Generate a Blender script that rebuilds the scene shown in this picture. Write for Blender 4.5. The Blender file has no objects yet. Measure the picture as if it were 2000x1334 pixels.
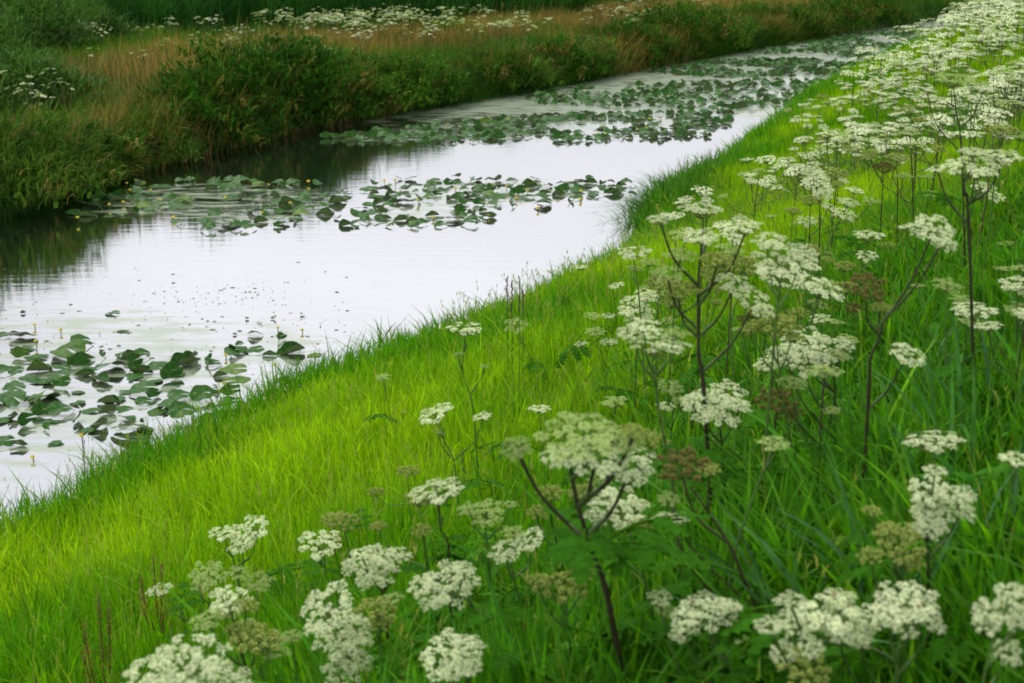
import bpy, math, random
import numpy as np
from mathutils import Vector, Matrix

# ------------------------------------------------------------------ camera, sky, sun, exposure
SC = bpy.context.scene
R_ = math.radians
FPX, CXP, CYP = 3000.0, 1000.0, 667.0          # the photograph's scale: 2000 x 1334
TH = R_(14.9)
CAM = np.array([0.0, 0.0, 4.8])
cam_d = bpy.data.cameras.new("camera")
cam = bpy.data.objects.new("camera", cam_d)
SC.collection.objects.link(cam)
cam.location = CAM
cam.rotation_euler = (R_(90) - TH, 0, 0)
cam_d.sensor_width = 36
cam_d.lens = 54
cam_d.clip_start = 0.05
cam_d.clip_end = 3000
cam_d.dof.use_dof = True
cam_d.dof.focus_distance = 12.0
cam_d.dof.aperture_fstop = 5.6
SC.camera = cam

SUN_EL, SUN_AZ = 58, -35                       # azimuth clockwise from +Y
w = bpy.data.worlds.new("World")
SC.world = w
w.use_nodes = True
nt = w.node_tree
for n in list(nt.nodes):
    nt.nodes.remove(n)
out = nt.nodes.new("ShaderNodeOutputWorld")
bg = nt.nodes.new("ShaderNodeBackground")
bg.inputs["Strength"].default_value = 0.1
sky = nt.nodes.new("ShaderNodeTexSky")
sky.sky_type = 'NISHITA'
sky.sun_disc = False
sky.sun_elevation = R_(SUN_EL)
sky.sun_rotation = R_(SUN_AZ)
sky.dust_density = 4.0
sky.air_density = 1.0
tc = nt.nodes.new("ShaderNodeTexCoord")
noi = nt.nodes.new("ShaderNodeTexNoise")
noi.inputs["Scale"].default_value = 2.2
noi.inputs["Detail"].default_value = 5
mapn = nt.nodes.new("ShaderNodeMapping")
mapn.inputs["Scale"].default_value = (1, 1, 3)
rampc = nt.nodes.new("ShaderNodeValToRGB")     # overcast cloud sheet, brighter and darker banks
rampc.color_ramp.elements[0].position = 0.30
rampc.color_ramp.elements[0].color = (8.9, 9.1, 9.5, 1)
rampc.color_ramp.elements[1].position = 0.70
rampc.color_ramp.elements[1].color = (13.2, 13.2, 13.6, 1)
mixw = nt.nodes.new("ShaderNodeMix")
mixw.data_type = 'RGBA'
mixw.inputs[0].default_value = 0.90
nt.links.new(tc.outputs["Generated"], mapn.inputs["Vector"])
nt.links.new(mapn.outputs[0], noi.inputs["Vector"])
nt.links.new(noi.outputs["Fac"], rampc.inputs[0])
nt.links.new(sky.outputs[0], mixw.inputs[6])
nt.links.new(rampc.outputs[0], mixw.inputs[7])
nt.links.new(mixw.outputs[2], bg.inputs["Color"])
nt.links.new(bg.outputs[0], out.inputs["Surface"])

sun_d = bpy.data.lights.new("sun", 'SUN')
sun_d.energy = 2.0
sun_d.angle = R_(12)
sun_d.color = (1.0, 0.97, 0.90)
sun = bpy.data.objects.new("sun", sun_d)
SC.collection.objects.link(sun)
_se, _sa = R_(SUN_EL), R_(SUN_AZ)
_dir = Vector((math.cos(_se) * math.sin(_sa), math.cos(_se) * math.cos(_sa), math.sin(_se)))
sun.rotation_euler = _dir.to_track_quat('Z', 'Y').to_euler()
sun.location = (0, 0, 30)

SC.view_settings.view_transform = 'Standard'
SC.view_settings.look = 'None'
SC.view_settings.gamma = 1
SC.view_settings.use_curve_mapping = False
SC.view_settings.exposure = 0.0
SC.cycles.max_bounces = 6
SC.cycles.diffuse_bounces = 3
SC.cycles.glossy_bounces = 3
SC.cycles.transmission_bounces = 3
SC.cycles.pixel_filter_type = 'BLACKMAN_HARRIS'
SC.cycles.filter_width = 1.8

# ------------------------------------------------------------------ helpers
rng = np.random.default_rng(7)
random.seed(7)
COL = SC.collection


def ray(px, py):
    u, v = (px - CXP) / FPX, (CYP - py) / FPX
    return np.array([u, math.cos(TH) + v * math.sin(TH), -math.sin(TH) + v * math.cos(TH)])


def on_plane(px, py, z=0.0):
    d = ray(px, py)
    t = (z - CAM[2]) / d[2]
    return CAM + d * t


def _hash(ix, iy, seed):
    n = (ix.astype(np.int64) * 374761393 + iy.astype(np.int64) * 668265263 + seed * 1274126177) & 0xFFFFFFFF
    n = ((n ^ (n >> 13)) * 1274126177) & 0xFFFFFFFF
    return ((n ^ (n >> 16)) & 0xFFFFFF) / float(0xFFFFFF)


def vnoise(x, y, scale, seed=0):
    x = np.asarray(x, float) / scale + 1000
    y = np.asarray(y, float) / scale + 1000
    ix, iy = np.floor(x), np.floor(y)
    fx, fy = x - ix, y - iy
    fx, fy = fx * fx * (3 - 2 * fx), fy * fy * (3 - 2 * fy)
    a, b = _hash(ix, iy, seed), _hash(ix + 1, iy, seed)
    c, d = _hash(ix, iy + 1, seed), _hash(ix + 1, iy + 1, seed)
    return (a * (1 - fx) + b * fx) * (1 - fy) + (c * (1 - fx) + d * fx) * fy


def fnoise(x, y, scale, seed=0):
    return (vnoise(x, y, scale, seed) * .55 + vnoise(x, y, scale * .47, seed + 1) * .3
            + vnoise(x, y, scale * .21, seed + 2) * .15)


def smooth(e0, e1, x):
    t = np.clip((np.asarray(x, float) - e0) / (e1 - e0), 0, 1)
    return t * t * (3 - 2 * t)


def _curve(kn):
    kn = np.array(kn, float)
    ys = np.arange(kn[0, 1], kn[-1, 1], .5)
    xs = np.interp(ys, kn[:, 1], kn[:, 0])
    k = np.hanning(7)
    k /= k.sum()
    xs2 = np.convolve(np.pad(xs, 3, mode='edge'), k, 'valid')
    return ys, xs2


NY, NX = _curve([(-22.7, -35), (-8.7, 0), (-4.0, 11.4), (-2.95, 13.8), (-1.45, 16.6), (0.0, 18.6), (1.25, 20.8), (2.15, 23.4),
                 (2.35, 25.6), (2.85, 28.0), (4.1, 30.8), (4.8, 33), (9.1, 46.5), (15.6, 63), (21.5, 76), (31, 88), (56, 99), (130, 125), (260, 170), (600, 400)])
FY, FX = _curve([(-32, -35), (-18.5, 0), (-12.6, 16.5), (-9.2, 26), (-8.0, 31.5), (-5.6, 38.4), (0.05, 47.8),
                 (10.4, 67), (16.5, 77), (23.4, 88), (34, 98), (56, 109), (130, 136), (258, 182), (598, 400)])


def xe(y): return np.interp(y, NY, NX)
def xf(y): return np.interp(y, FY, FX)
def dn(x, y): return (x - xe(y)) * 0.935      # metres inland on the near bank
def df(x, y): return (xf(y) - x) * 0.92       # metres inland on the far bank


def ground(x, y):
    x = np.asarray(x, float)
    y = np.asarray(y, float)
    a, b = dn(x, y), df(x, y)
    near = np.where(a < 0, np.maximum(-.7, .12 + a * .9), .12 + .372 * a)
    near = np.where(a > 8.6, .12 + .372 * 8.6 + .35 * (1 - np.exp(-(a - 8.6) * .9)), near)
    near = near + (vnoise(x, y, 1.3, 3) - .5) * .10 * smooth(0.3, 1.5, a)
    far = np.where(b < 0, np.maximum(-.7, .1 + b * 1.2), .1 + .5 * (1 - np.exp(-b * 1.1)) + .55 * smooth(1, 9, b))
    far = far + (fnoise(x, y, 5.0, 9) - .5) * .35 * smooth(0.5, 3, b)
    return np.maximum(near, far)


def new_mesh(name, V, quads, tris, col=None, mats=(), smooth_=True, midx=None):
    me = bpy.data.meshes.new(name)
    V = np.asarray(V, np.float32)
    q = np.asarray(quads, np.int32).reshape(-1, 4)
    t = np.asarray(tris, np.int32).reshape(-1, 3)
    nl = q.size + t.size
    me.vertices.add(len(V))
    me.vertices.foreach_set('co', V.ravel())
    me.loops.add(nl)
    me.loops.foreach_set('vertex_index', np.concatenate([q.ravel(), t.ravel()]))
    me.polygons.add(len(q) + len(t))
    ls = np.concatenate([np.arange(len(q)) * 4, q.size + np.arange(len(t)) * 3]).astype(np.int32)
    me.polygons.foreach_set('loop_start', ls)
    me.polygons.foreach_set('use_smooth', np.full(len(ls), smooth_))
    for m in mats:
        me.materials.append(m)
    if midx is not None:
        me.polygons.foreach_set('material_index', np.asarray(midx, np.int32))
    me.update(calc_edges=True)
    if col is not None:
        at = me.attributes.new('Col', 'FLOAT_COLOR', 'POINT')
        c = np.ones((len(V), 4), np.float32)
        c[:, :3] = col
        at.data.foreach_set('color', c.ravel())
    return me


class MB:
    def __init__(s):
        s.v, s.q, s.t, s.qm, s.tm, s.c = [], [], [], [], [], []

    def add(s, V, quads=(), tris=(), m=0, col=(1, 1, 1)):
        o = len(s.v)
        s.v.extend([tuple(p) for p in V])
        s.c.extend([tuple(col)] * len(V))
        for f in quads:
            s.q.append([i + o for i in f])
            s.qm.append(m)
        for f in tris:
            s.t.append([i + o for i in f])
            s.tm.append(m)

    def tube(s, pts, rad, sides=6, m=0, cap=True, col=(1, 1, 1)):
        pts = [np.asarray(p, float) for p in pts]
        n = len(pts)
        V = []
        up = np.array([0.31, 0.17, 0.93])
        for i, p in enumerate(pts):
            d = pts[min(i + 1, n - 1)] - pts[max(i - 1, 0)]
            d = d / (np.linalg.norm(d) + 1e-9)
            a = np.cross(d, up if abs(d @ up) < .95 else np.array([1., 0, 0]))
            a /= np.linalg.norm(a) + 1e-9
            b = np.cross(d, a)
            r = rad[i] if hasattr(rad, '__len__') else rad
            for k in range(sides):
                t = 2 * math.pi * k / sides
                V.append(p + a * (r * math.cos(t)) + b * (r * math.sin(t)))
        Q = [(i * sides + k, i * sides + (k + 1) % sides, (i + 1) * sides + (k + 1) % sides, (i + 1) * sides + k)
             for i in range(n - 1) for k in range(sides)]
        T = []
        if cap:
            V.append(pts[-1])
            e = (n - 1) * sides
            T = [(e + k, e + (k + 1) % sides, len(V) - 1) for k in range(sides)]
        s.add(V, Q, T, m, col)

    def mesh(s, name, mats, sm=True):
        return new_mesh(name, np.array(s.v).reshape(-1, 3), s.q, s.t, np.array(s.c).reshape(-1, 3), mats, sm, s.qm + s.tm)


def link(name, me, parent=None, loc=None):
    o = bpy.data.objects.new(name, me)
    COL.objects.link(o)
    if parent is not None:
        o.parent = parent
    if loc is not None:
        o.location = loc
    return o


def tag(o, label=None, cat=None, group=None, kind=None):
    if label: o['label'] = label
    if cat: o['category'] = cat
    if group: o['group'] = group
    if kind: o['kind'] = kind
    return o


def spline(pts, n=5):
    P = [np.asarray(p, float) for p in pts]
    if len(P) < 3:
        return [P[0] + (P[-1] - P[0]) * t for t in np.linspace(0, 1, n + 1)]
    Q = [2 * P[0] - P[1]] + P + [2 * P[-1] - P[-2]]
    o = []
    for i in range(1, len(Q) - 2):
        a, b, c, d = Q[i - 1:i + 3]
        for k in range(n):
            t = k / n
            o.append(.5 * ((2 * b) + (c - a) * t + (2 * a - 5 * b + 4 * c - d) * t * t + (3 * b - a - 3 * c + d) * t ** 3))
    o.append(P[-1])
    return o


# ------------------------------------------------------------------ materials
def mat(name):
    m = bpy.data.materials.new(name)
    m.use_nodes = True
    t = m.node_tree
    return m, t, t.nodes['Principled BSDF'], t.nodes['Material Output']


def leaf_mat(name, base=(1, 1, 1), rough=.5, trans=.35, spec=.3, tmul=(1.15, 1.1, .6), nscale=14, namp=.25, ovar=0):
    m, t, p, o = mat(name)
    at = t.nodes.new('ShaderNodeAttribute')
    at.attribute_name = 'Col'
    mul = t.nodes.new('ShaderNodeMix')
    mul.data_type = 'RGBA'
    mul.blend_type = 'MULTIPLY'
    mul.inputs[0].default_value = 1
    mul.inputs[7].default_value = (*base, 1)
    t.links.new(at.outputs['Color'], mul.inputs[6])
    tcn = t.nodes.new('ShaderNodeTexCoord')
    nz = t.nodes.new('ShaderNodeTexNoise')
    nz.inputs['Scale'].default_value = nscale
    t.links.new(tcn.outputs['Object'], nz.inputs['Vector'])
    mr = t.nodes.new('ShaderNodeMapRange')
    mr.inputs['From Min'].default_value = .3
    mr.inputs['From Max'].default_value = .7
    mr.inputs['To Min'].default_value = 1 - namp
    mr.inputs['To Max'].default_value = 1 + namp
    t.links.new(nz.outputs['Fac'], mr.inputs['Value'])
    vm = t.nodes.new('ShaderNodeVectorMath')
    vm.operation = 'SCALE'
    t.links.new(mul.outputs[2], vm.inputs[0])
    t.links.new(mr.outputs[0], vm.inputs['Scale'])
    t.links.new(vm.outputs[0], p.inputs['Base Color'])
    oi = t.nodes.new('ShaderNodeObjectInfo')
    m3 = t.nodes.new('ShaderNodeMapRange')
    m3.inputs['To Min'].default_value = 1 - ovar
    m3.inputs['To Max'].default_value = 1 + ovar * .5
    t.links.new(oi.outputs['Random'], m3.inputs['Value'])
    m4 = t.nodes.new('ShaderNodeMath')
    m4.operation = 'MULTIPLY'
    t.links.new(mr.outputs[0], m4.inputs[0])
    t.links.new(m3.outputs[0], m4.inputs[1])
    t.links.new(m4.outputs[0], vm.inputs['Scale'])
    p.inputs['Roughness'].default_value = rough
    p.inputs['Specular IOR Level'].default_value = spec
    if trans > 0:
        tr = t.nodes.new('ShaderNodeBsdfTranslucent')
        m2 = t.nodes.new('ShaderNodeVectorMath')
        m2.operation = 'MULTIPLY'
        m2.inputs[1].default_value = tmul
        t.links.new(vm.outputs[0], m2.inputs[0])
        t.links.new(m2.outputs[0], tr.inputs['Color'])
        ms = t.nodes.new('ShaderNodeMixShader')
        ms.inputs[0].default_value = trans
        t.links.new(p.outputs[0], ms.inputs[1])
        t.links.new(tr.outputs[0], ms.inputs[2])
        t.links.new(ms.outputs[0], o.inputs['Surface'])
    return m


M_GRASS = leaf_mat('grass_blade', rough=.55, trans=.45, spec=.09, tmul=(1.2, 1.15, .5))
M_FAR = leaf_mat('bank_herbs', rough=.7, trans=.3, spec=.03, nscale=3)
M_STEM = leaf_mat('hogweed_stem', rough=.5, trans=0, spec=.3, nscale=40, namp=.3)
M_RAY = leaf_mat('umbel_rays', rough=.6, trans=.2, spec=.2)
M_WHITE = leaf_mat('florets_white', base=(.81, .89, .57), rough=.8, trans=.22, spec=.08, tmul=(1, 1, .9), nscale=9, namp=.10, ovar=.16)
M_CREAM = leaf_mat('florets_green_cream', base=(.43, .56, .20), rough=.8, trans=.22, spec=.08, nscale=9, namp=.15, ovar=.2)
M_SEED = leaf_mat('seeds_green', base=(.34, .42, .10), rough=.7, trans=.1, spec=.15, nscale=9, namp=.3)
M_BROWN = leaf_mat('seeds_brown', base=(.17, .165, .045), rough=.75, trans=.05, spec=.1, nscale=9, namp=.35)
M_HLEAF = leaf_mat('hogweed_leaf', base=(.036, .14, .006), rough=.75, trans=.35, spec=.03, nscale=12)


def soil_mat():
    m, t, p, o = mat('soil_and_litter')
    tcn = t.nodes.new('ShaderNodeTexCoord')
    nz = t.nodes.new('ShaderNodeTexNoise')
    nz.inputs['Scale'].default_value = 6
    nz.inputs['Detail'].default_value = 8
    rp = t.nodes.new('ShaderNodeValToRGB')
    rp.color_ramp.elements[0].color = (.018, .03, .008, 1)
    rp.color_ramp.elements[1].color = (.05, .10, .02, 1)
    t.links.new(tcn.outputs['Object'], nz.inputs['Vector'])
    t.links.new(nz.outputs['Fac'], rp.inputs[0])
    t.links.new(rp.outputs[0], p.inputs['Base Color'])
    p.inputs['Roughness'].default_value = .95
    return m


def water_mat():
    m, t, p, o = mat('canal_water')
    N, L = t.nodes, t.links
    p.inputs['Base Color'].default_value = (.02, .026, .018, 1)
    p.inputs['Roughness'].default_value = .35
    p.inputs['Specular IOR Level'].default_value = 0
    tcn = N.new('ShaderNodeTexCoord')
    # ripples
    mp = N.new('ShaderNodeMapping')
    mp.inputs['Rotation'].default_value = (0, 0, R_(8))
    mp.inputs['Scale'].default_value = (1.2, 5.0, 1)
    L.new(tcn.outputs['Object'], mp.inputs['Vector'])
    nz = N.new('ShaderNodeTexNoise')
    nz.inputs['Scale'].default_value = 1.1
    nz.inputs['Detail'].default_value = 4
    L.new(mp.outputs[0], nz.inputs['Vector'])
    bp = N.new('ShaderNodeBump')
    bp.inputs['Strength'].default_value = .10
    bp.inputs['Distance'].default_value = .03
    L.new(nz.outputs['Fac'], bp.inputs['Height'])
    gl = N.new('ShaderNodeBsdfGlossy')
    gl.inputs['Color'].default_value = (.91, .91, .93, 1)
    gl.inputs['Roughness'].default_value = .045
    L.new(bp.outputs[0], gl.inputs['Normal'])
    ms = N.new('ShaderNodeMixShader')
    ms.inputs[0].default_value = .84
    L.new(p.outputs[0], ms.inputs[1])
    L.new(gl.outputs[0], ms.inputs[2])
    # floating film of duckweed and scum: pale streaks
    fm = N.new('ShaderNodeBsdfPrincipled')
    fm.inputs['Base Color'].default_value = (.30, .36, .24, 1)
    fm.inputs['Roughness'].default_value = .35
    mp2 = N.new('ShaderNodeMapping')
    mp2.inputs['Rotation'].default_value = (0, 0, R_(-6))
    mp2.inputs['Scale'].default_value = (.55, 1.6, 1)
    L.new(tcn.outputs['Object'], mp2.inputs['Vector'])
    n2 = N.new('ShaderNodeTexNoise')
    n2.inputs['Scale'].default_value = 2.2
    n2.inputs['Detail'].default_value = 9
    n2.inputs['Roughness'].default_value = .62
    L.new(mp2.outputs[0], n2.inputs['Vector'])
    att = N.new('ShaderNodeAttribute')
    att.attribute_name = 'film'
    ad = N.new('ShaderNodeMath')
    ad.operation = 'ADD'
    L.new(n2.outputs['Fac'], ad.inputs[0])
    L.new(att.outputs['Fac'], ad.inputs[1])
    mr = N.new('ShaderNodeMapRange')
    mr.inputs['From Min'].default_value = .86
    mr.inputs['From Max'].default_value = 1.02
    mr.inputs['To Max'].default_value = .74
    L.new(ad.outputs[0], mr.inputs['Value'])
    m2 = N.new('ShaderNodeMixShader')
    L.new(mr.outputs[0], m2.inputs[0])
    L.new(ms.outputs[0], m2.inputs[1])
    L.new(fm.outputs[0], m2.inputs[2])
    L.new(m2.outputs[0], o.inputs['Surface'])
    return m


def pad_mat():
    m, t, p, o = mat('lily_pad_leaf')
    N, L = t.nodes, t.links
    tcn = N.new('ShaderNodeTexCoord')
    oi = N.new('ShaderNodeObjectInfo')
    nz = N.new('ShaderNodeTexNoise')
    nz.inputs['Scale'].default_value = 9
    nz.inputs['Detail'].default_value = 4
    L.new(tcn.outputs['Object'], nz.inputs['Vector'])
    rp = N.new('ShaderNodeValToRGB')
    rp.color_ramp.elements[0].position = .3
    rp.color_ramp.elements[0].color = (.010, .050, .007, 1)
    rp.color_ramp.elements[1].position = .75
    rp.color_ramp.elements[1].color = (.045, .155, .012, 1)
    L.new(nz.outputs['Fac'], rp.inputs[0])
    yr = N.new('ShaderNodeValToRGB')
    yr.color_ramp.elements[0].position = .86
    yr.color_ramp.elements[0].color = (1, 1, 1, 1)
    yr.color_ramp.elements[1].position = .97
    yr.color_ramp.elements[1].color = (3.4, 1.7, 1.2, 1)
    L.new(oi.outputs['Random'], yr.inputs[0])
    ml = N.new('ShaderNodeMix')
    ml.data_type = 'RGBA'
    ml.blend_type = 'MULTIPLY'
    ml.inputs[0].default_value = 1
    L.new(rp.outputs[0], ml.inputs[6])
    L.new(yr.outputs[0], ml.inputs[7])
    geo = N.new('ShaderNodeNewGeometry')
    mx = N.new('ShaderNodeMix')
    mx.data_type = 'RGBA'
    mx.inputs[7].default_value = (.10, .15, .05, 1)
    L.new(geo.outputs['Backfacing'], mx.inputs[0])
    L.new(ml.outputs[2], mx.inputs[6])
    L.new(mx.outputs[2], p.inputs['Base Color'])
    p.inputs['Roughness'].default_value = .45
    p.inputs['Specular IOR Level'].default_value = .11
    return m


def plain(name, c, rough=.5, spec=.4):
    m, t, p, o = mat(name)
    N, L = t.nodes, t.links
    nz = N.new('ShaderNodeTexNoise')
    nz.inputs['Scale'].default_value = 60
    tcn = N.new('ShaderNodeTexCoord')
    L.new(tcn.outputs['Object'], nz.inputs['Vector'])
    rp = N.new('ShaderNodeValToRGB')
    rp.color_ramp.elements[0].color = (*[v * .7 for v in c], 1)
    rp.color_ramp.elements[1].color = (*[min(1, v * 1.25) for v in c], 1)
    L.new(nz.outputs['Fac'], rp.inputs[0])
    L.new(rp.outputs[0], p.inputs['Base Color'])
    p.inputs['Roughness'].default_value = rough
    p.inputs['Specular IOR Level'].default_value = spec
    return m


M_SOIL, M_WATER, M_PAD = soil_mat(), water_mat(), pad_mat()
M_YEL = plain('lily_petal', (.75, .60, .03), .4)
M_STALK = plain('lily_stalk', (.05, .09, .02), .5)
M_BEETLE = plain('beetle_shell', (.25, .035, .012), .3)
M_BLACK = plain('beetle_black', (.01, .01, .01), .3)
M_DEAD = plain('dark_sedge_blade', (.03, .045, .02), .6)

# ------------------------------------------------------------------ terrain and water
ys = np.unique(np.concatenate([np.arange(-35, 2, 2.5), np.arange(2, 60, .5), np.arange(60, 130, 1.5), np.arange(130, 399, 15)]))
offL = -np.concatenate([[900, 400, 200, 120, 80, 60, 50], np.arange(42, 16, -2.0), np.arange(16, 5, -.7), np.arange(5, 0, -.3)])
offR = np.concatenate([np.arange(0.0, 10.5, .3), np.arange(10.5, 20, 1.5), [25, 35, 60, 100, 200, 450, 900]])
rows = []
for y in ys:
    a, b = float(xf(y)), float(xe(y))
    rows.append(np.concatenate([a + offL, a + (b - a) * np.linspace(0, 1, 12)[:-1], b + offR]))
X = np.array(rows)
Y = np.repeat(ys[:, None], X.shape[1], 1)
Z = ground(X, Y)
nr, nc = X.shape
idx = np.arange(nr * nc).reshape(nr, nc)
Q = np.stack([idx[:-1, :-1], idx[:-1, 1:], idx[1:, 1:], idx[1:, :-1]], -1).reshape(-1, 4)
terr = link('terrain', new_mesh('terrain', np.stack([X, Y, Z], -1).reshape(-1, 3), Q, [], None, [M_SOIL]))
tag(terr, 'sloping canal banks and flat meadow land under the grass', 'ground', kind='structure')

RAFTS = {
    'B': [(120, 425), (240, 362), (400, 352), (620, 360), (690, 385), (640, 420), (560, 443), (430, 455), (300, 432), (240, 425)],
    'B2': [(640, 428), (760, 390), (690, 380), (715, 353), (800, 350), (1050, 345), (1240, 352), (1240, 378), (1100, 398), (980, 418), (945, 440), (740, 452), (670, 440)],
    'C': [(620, 270), (760, 255), (900, 238), (1010, 229), (1250, 222), (1420, 222), (1430, 238), (1385, 268), (1100, 278), (850, 277), (680, 279)],
    'D': [(1020, 192), (1100, 172), (1500, 158), (1640, 160), (1560, 208), (1400, 218), (1230, 212), (1060, 206)],
    'E': [(1250, 142), (1380, 122), (1700, 106), (1680, 148), (1400, 153)],
    'F': [(1440, 108), (1540, 82), (1780, 54), (1850, 52), (1760, 96), (1640, 112)],
}
RW = {k: np.array([on_plane(*p)[:2] for p in v]) for k, v in RAFTS.items()}
RW['A'] = np.array([on_plane(*p)[:2] for p in [(-120, 640), (60, 600), (330, 600), (600, 640), (640, 720), (440, 800), (330, 860), (60, 910), (-150, 950)]])


def inside(poly, x, y):
    c = np.zeros(np.shape(x), bool)
    n = len(poly)
    for i in range(n):
        x1, y1 = poly[i]
        x2, y2 = poly[(i + 1) % n]
        k = (y1 > y) != (y2 > y)
        c ^= k & (x < (x2 - x1) * (y - y1) / (y2 - y1 + 1e-12) + x1)
    return c


wy = np.concatenate([np.arange(-35, 6, 3.0), np.arange(6, 70, .35), np.arange(70, 130, 1.0), np.arange(130, 399, 15)])
wr = []
for y in wy:
    a, b = float(xf(y)) - .8, float(xe(y)) + .8
    wr.append(np.linspace(a, b, 40))
WX = np.array(wr)
WYY = np.repeat(wy[:, None], 40, 1)
nr, nc = WX.shape
idx = np.arange(nr * nc).reshape(nr, nc)
Q = np.stack([idx[:-1, :-1], idx[:-1, 1:], idx[1:, 1:], idx[1:, :-1]], -1).reshape(-1, 4)
wme = new_mesh('water', np.stack([WX, WYY, np.zeros_like(WX)], -1).reshape(-1, 3), Q, [], None, [M_WATER])
film = np.zeros(WX.shape)
for k, p in RW.items():
    film = np.maximum(film, np.where(inside(p, WX, WYY), .43, 0))
film = np.maximum(film, .40 * smooth(2.2, .2, -df(WX, WYY)) * smooth(36, 40, WYY))
film = np.maximum(film, .53 * smooth(34, 44, WYY))
film = np.maximum(film, .30 * inside(np.array([on_plane(*p)[:2] for p in [(-200, 560), (200, 590), (640, 600), (760, 680), (300, 900), (-200, 1000)]]), WX, WYY))
for _ in range(3):
    f2 = film.copy()
    f2[1:-1, 1:-1] = (film[1:-1, 1:-1] * 2 + film[:-2, 1:-1] + film[2:, 1:-1] + film[1:-1, :-2] + film[1:-1, 2:]) / 6
    film = f2
at = wme.attributes.new('film', 'FLOAT', 'POINT')
at.data.foreach_set('value', film.ravel().astype(np.float32))
wat = link('water', wme)
tag(wat, 'still canal water mirroring the white sky, filmed with duckweed', 'water', kind='structure')


# ------------------------------------------------------------------ grass blades
def blades(P, h, w_, az, lean, col, K=3, droop=.5, twist=None):
    n = len(P)
    t = np.linspace(0, 1, K + 1)[None, :]
    h = np.broadcast_to(h, n)[:, None]
    w_ = np.broadcast_to(w_, n)[:, None]
    lean = np.broadcast_to(lean, n)[:, None]
    d = np.stack([np.cos(az), np.sin(az)], -1)
    hor = h * lean * (t ** 1.8)
    ver = h * (t - droop * np.minimum(lean, 1.3) * .5 * t ** 3)
    C = np.zeros((n, K + 1, 3))
    C[:, :, 0] = P[:, 0:1] + d[:, 0:1] * hor
    C[:, :, 1] = P[:, 1:2] + d[:, 1:2] * hor
    C[:, :, 2] = P[:, 2:3] + ver
    ta = az + math.pi / 2 + (rng.normal(0, .6, n) if twist is None else twist)
    s = np.stack([np.cos(ta), np.sin(ta), np.zeros(n)], -1)[:, None, :]
    wp = (w_ * np.array([.75, 1.0, .85, .6, .35][:K] if K > 2 else [.85, .9][:K])[None, :])[:, :, None] * .5
    Lf, Rt = C[:, :K] - s * wp, C[:, :K] + s * wp
    V = np.concatenate([np.stack([Lf, Rt], 2).reshape(n, 2 * K, 3), C[:, K:K + 1]], 1)
    m = 2 * K + 1
    o = (np.arange(n) * m)[:, None]
    q = np.concatenate([o + np.array([[2 * k, 2 * k + 1, 2 * k + 3, 2 * k + 2]]) for k in range(K - 1)], 0) if K > 1 else np.zeros((0, 4), int)
    tr = o + np.array([[2 * K - 2, 2 * K - 1, 2 * K]])
    return V.reshape(-1, 3), q, tr, np.repeat(col, m, 0)


def merge(parts):
    V, Q, T, C = [], [], [], []
    o = 0
    for v, q, t, c in parts:
        V.append(v); Q.append(q + o); T.append(t + o); C.append(c)
        o += len(v)
    return np.concatenate(V), np.concatenate(Q), np.concatenate(T), np.concatenate(C)


def mixc(a, b, t):
    t = np.asarray(t)[:, None]
    return np.asarray(a)[None, :] * (1 - t) + np.asarray(b)[None, :] * t if np.ndim(a) == 1 else a * (1 - t) + np.asarray(b)[None, :] * t


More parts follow.
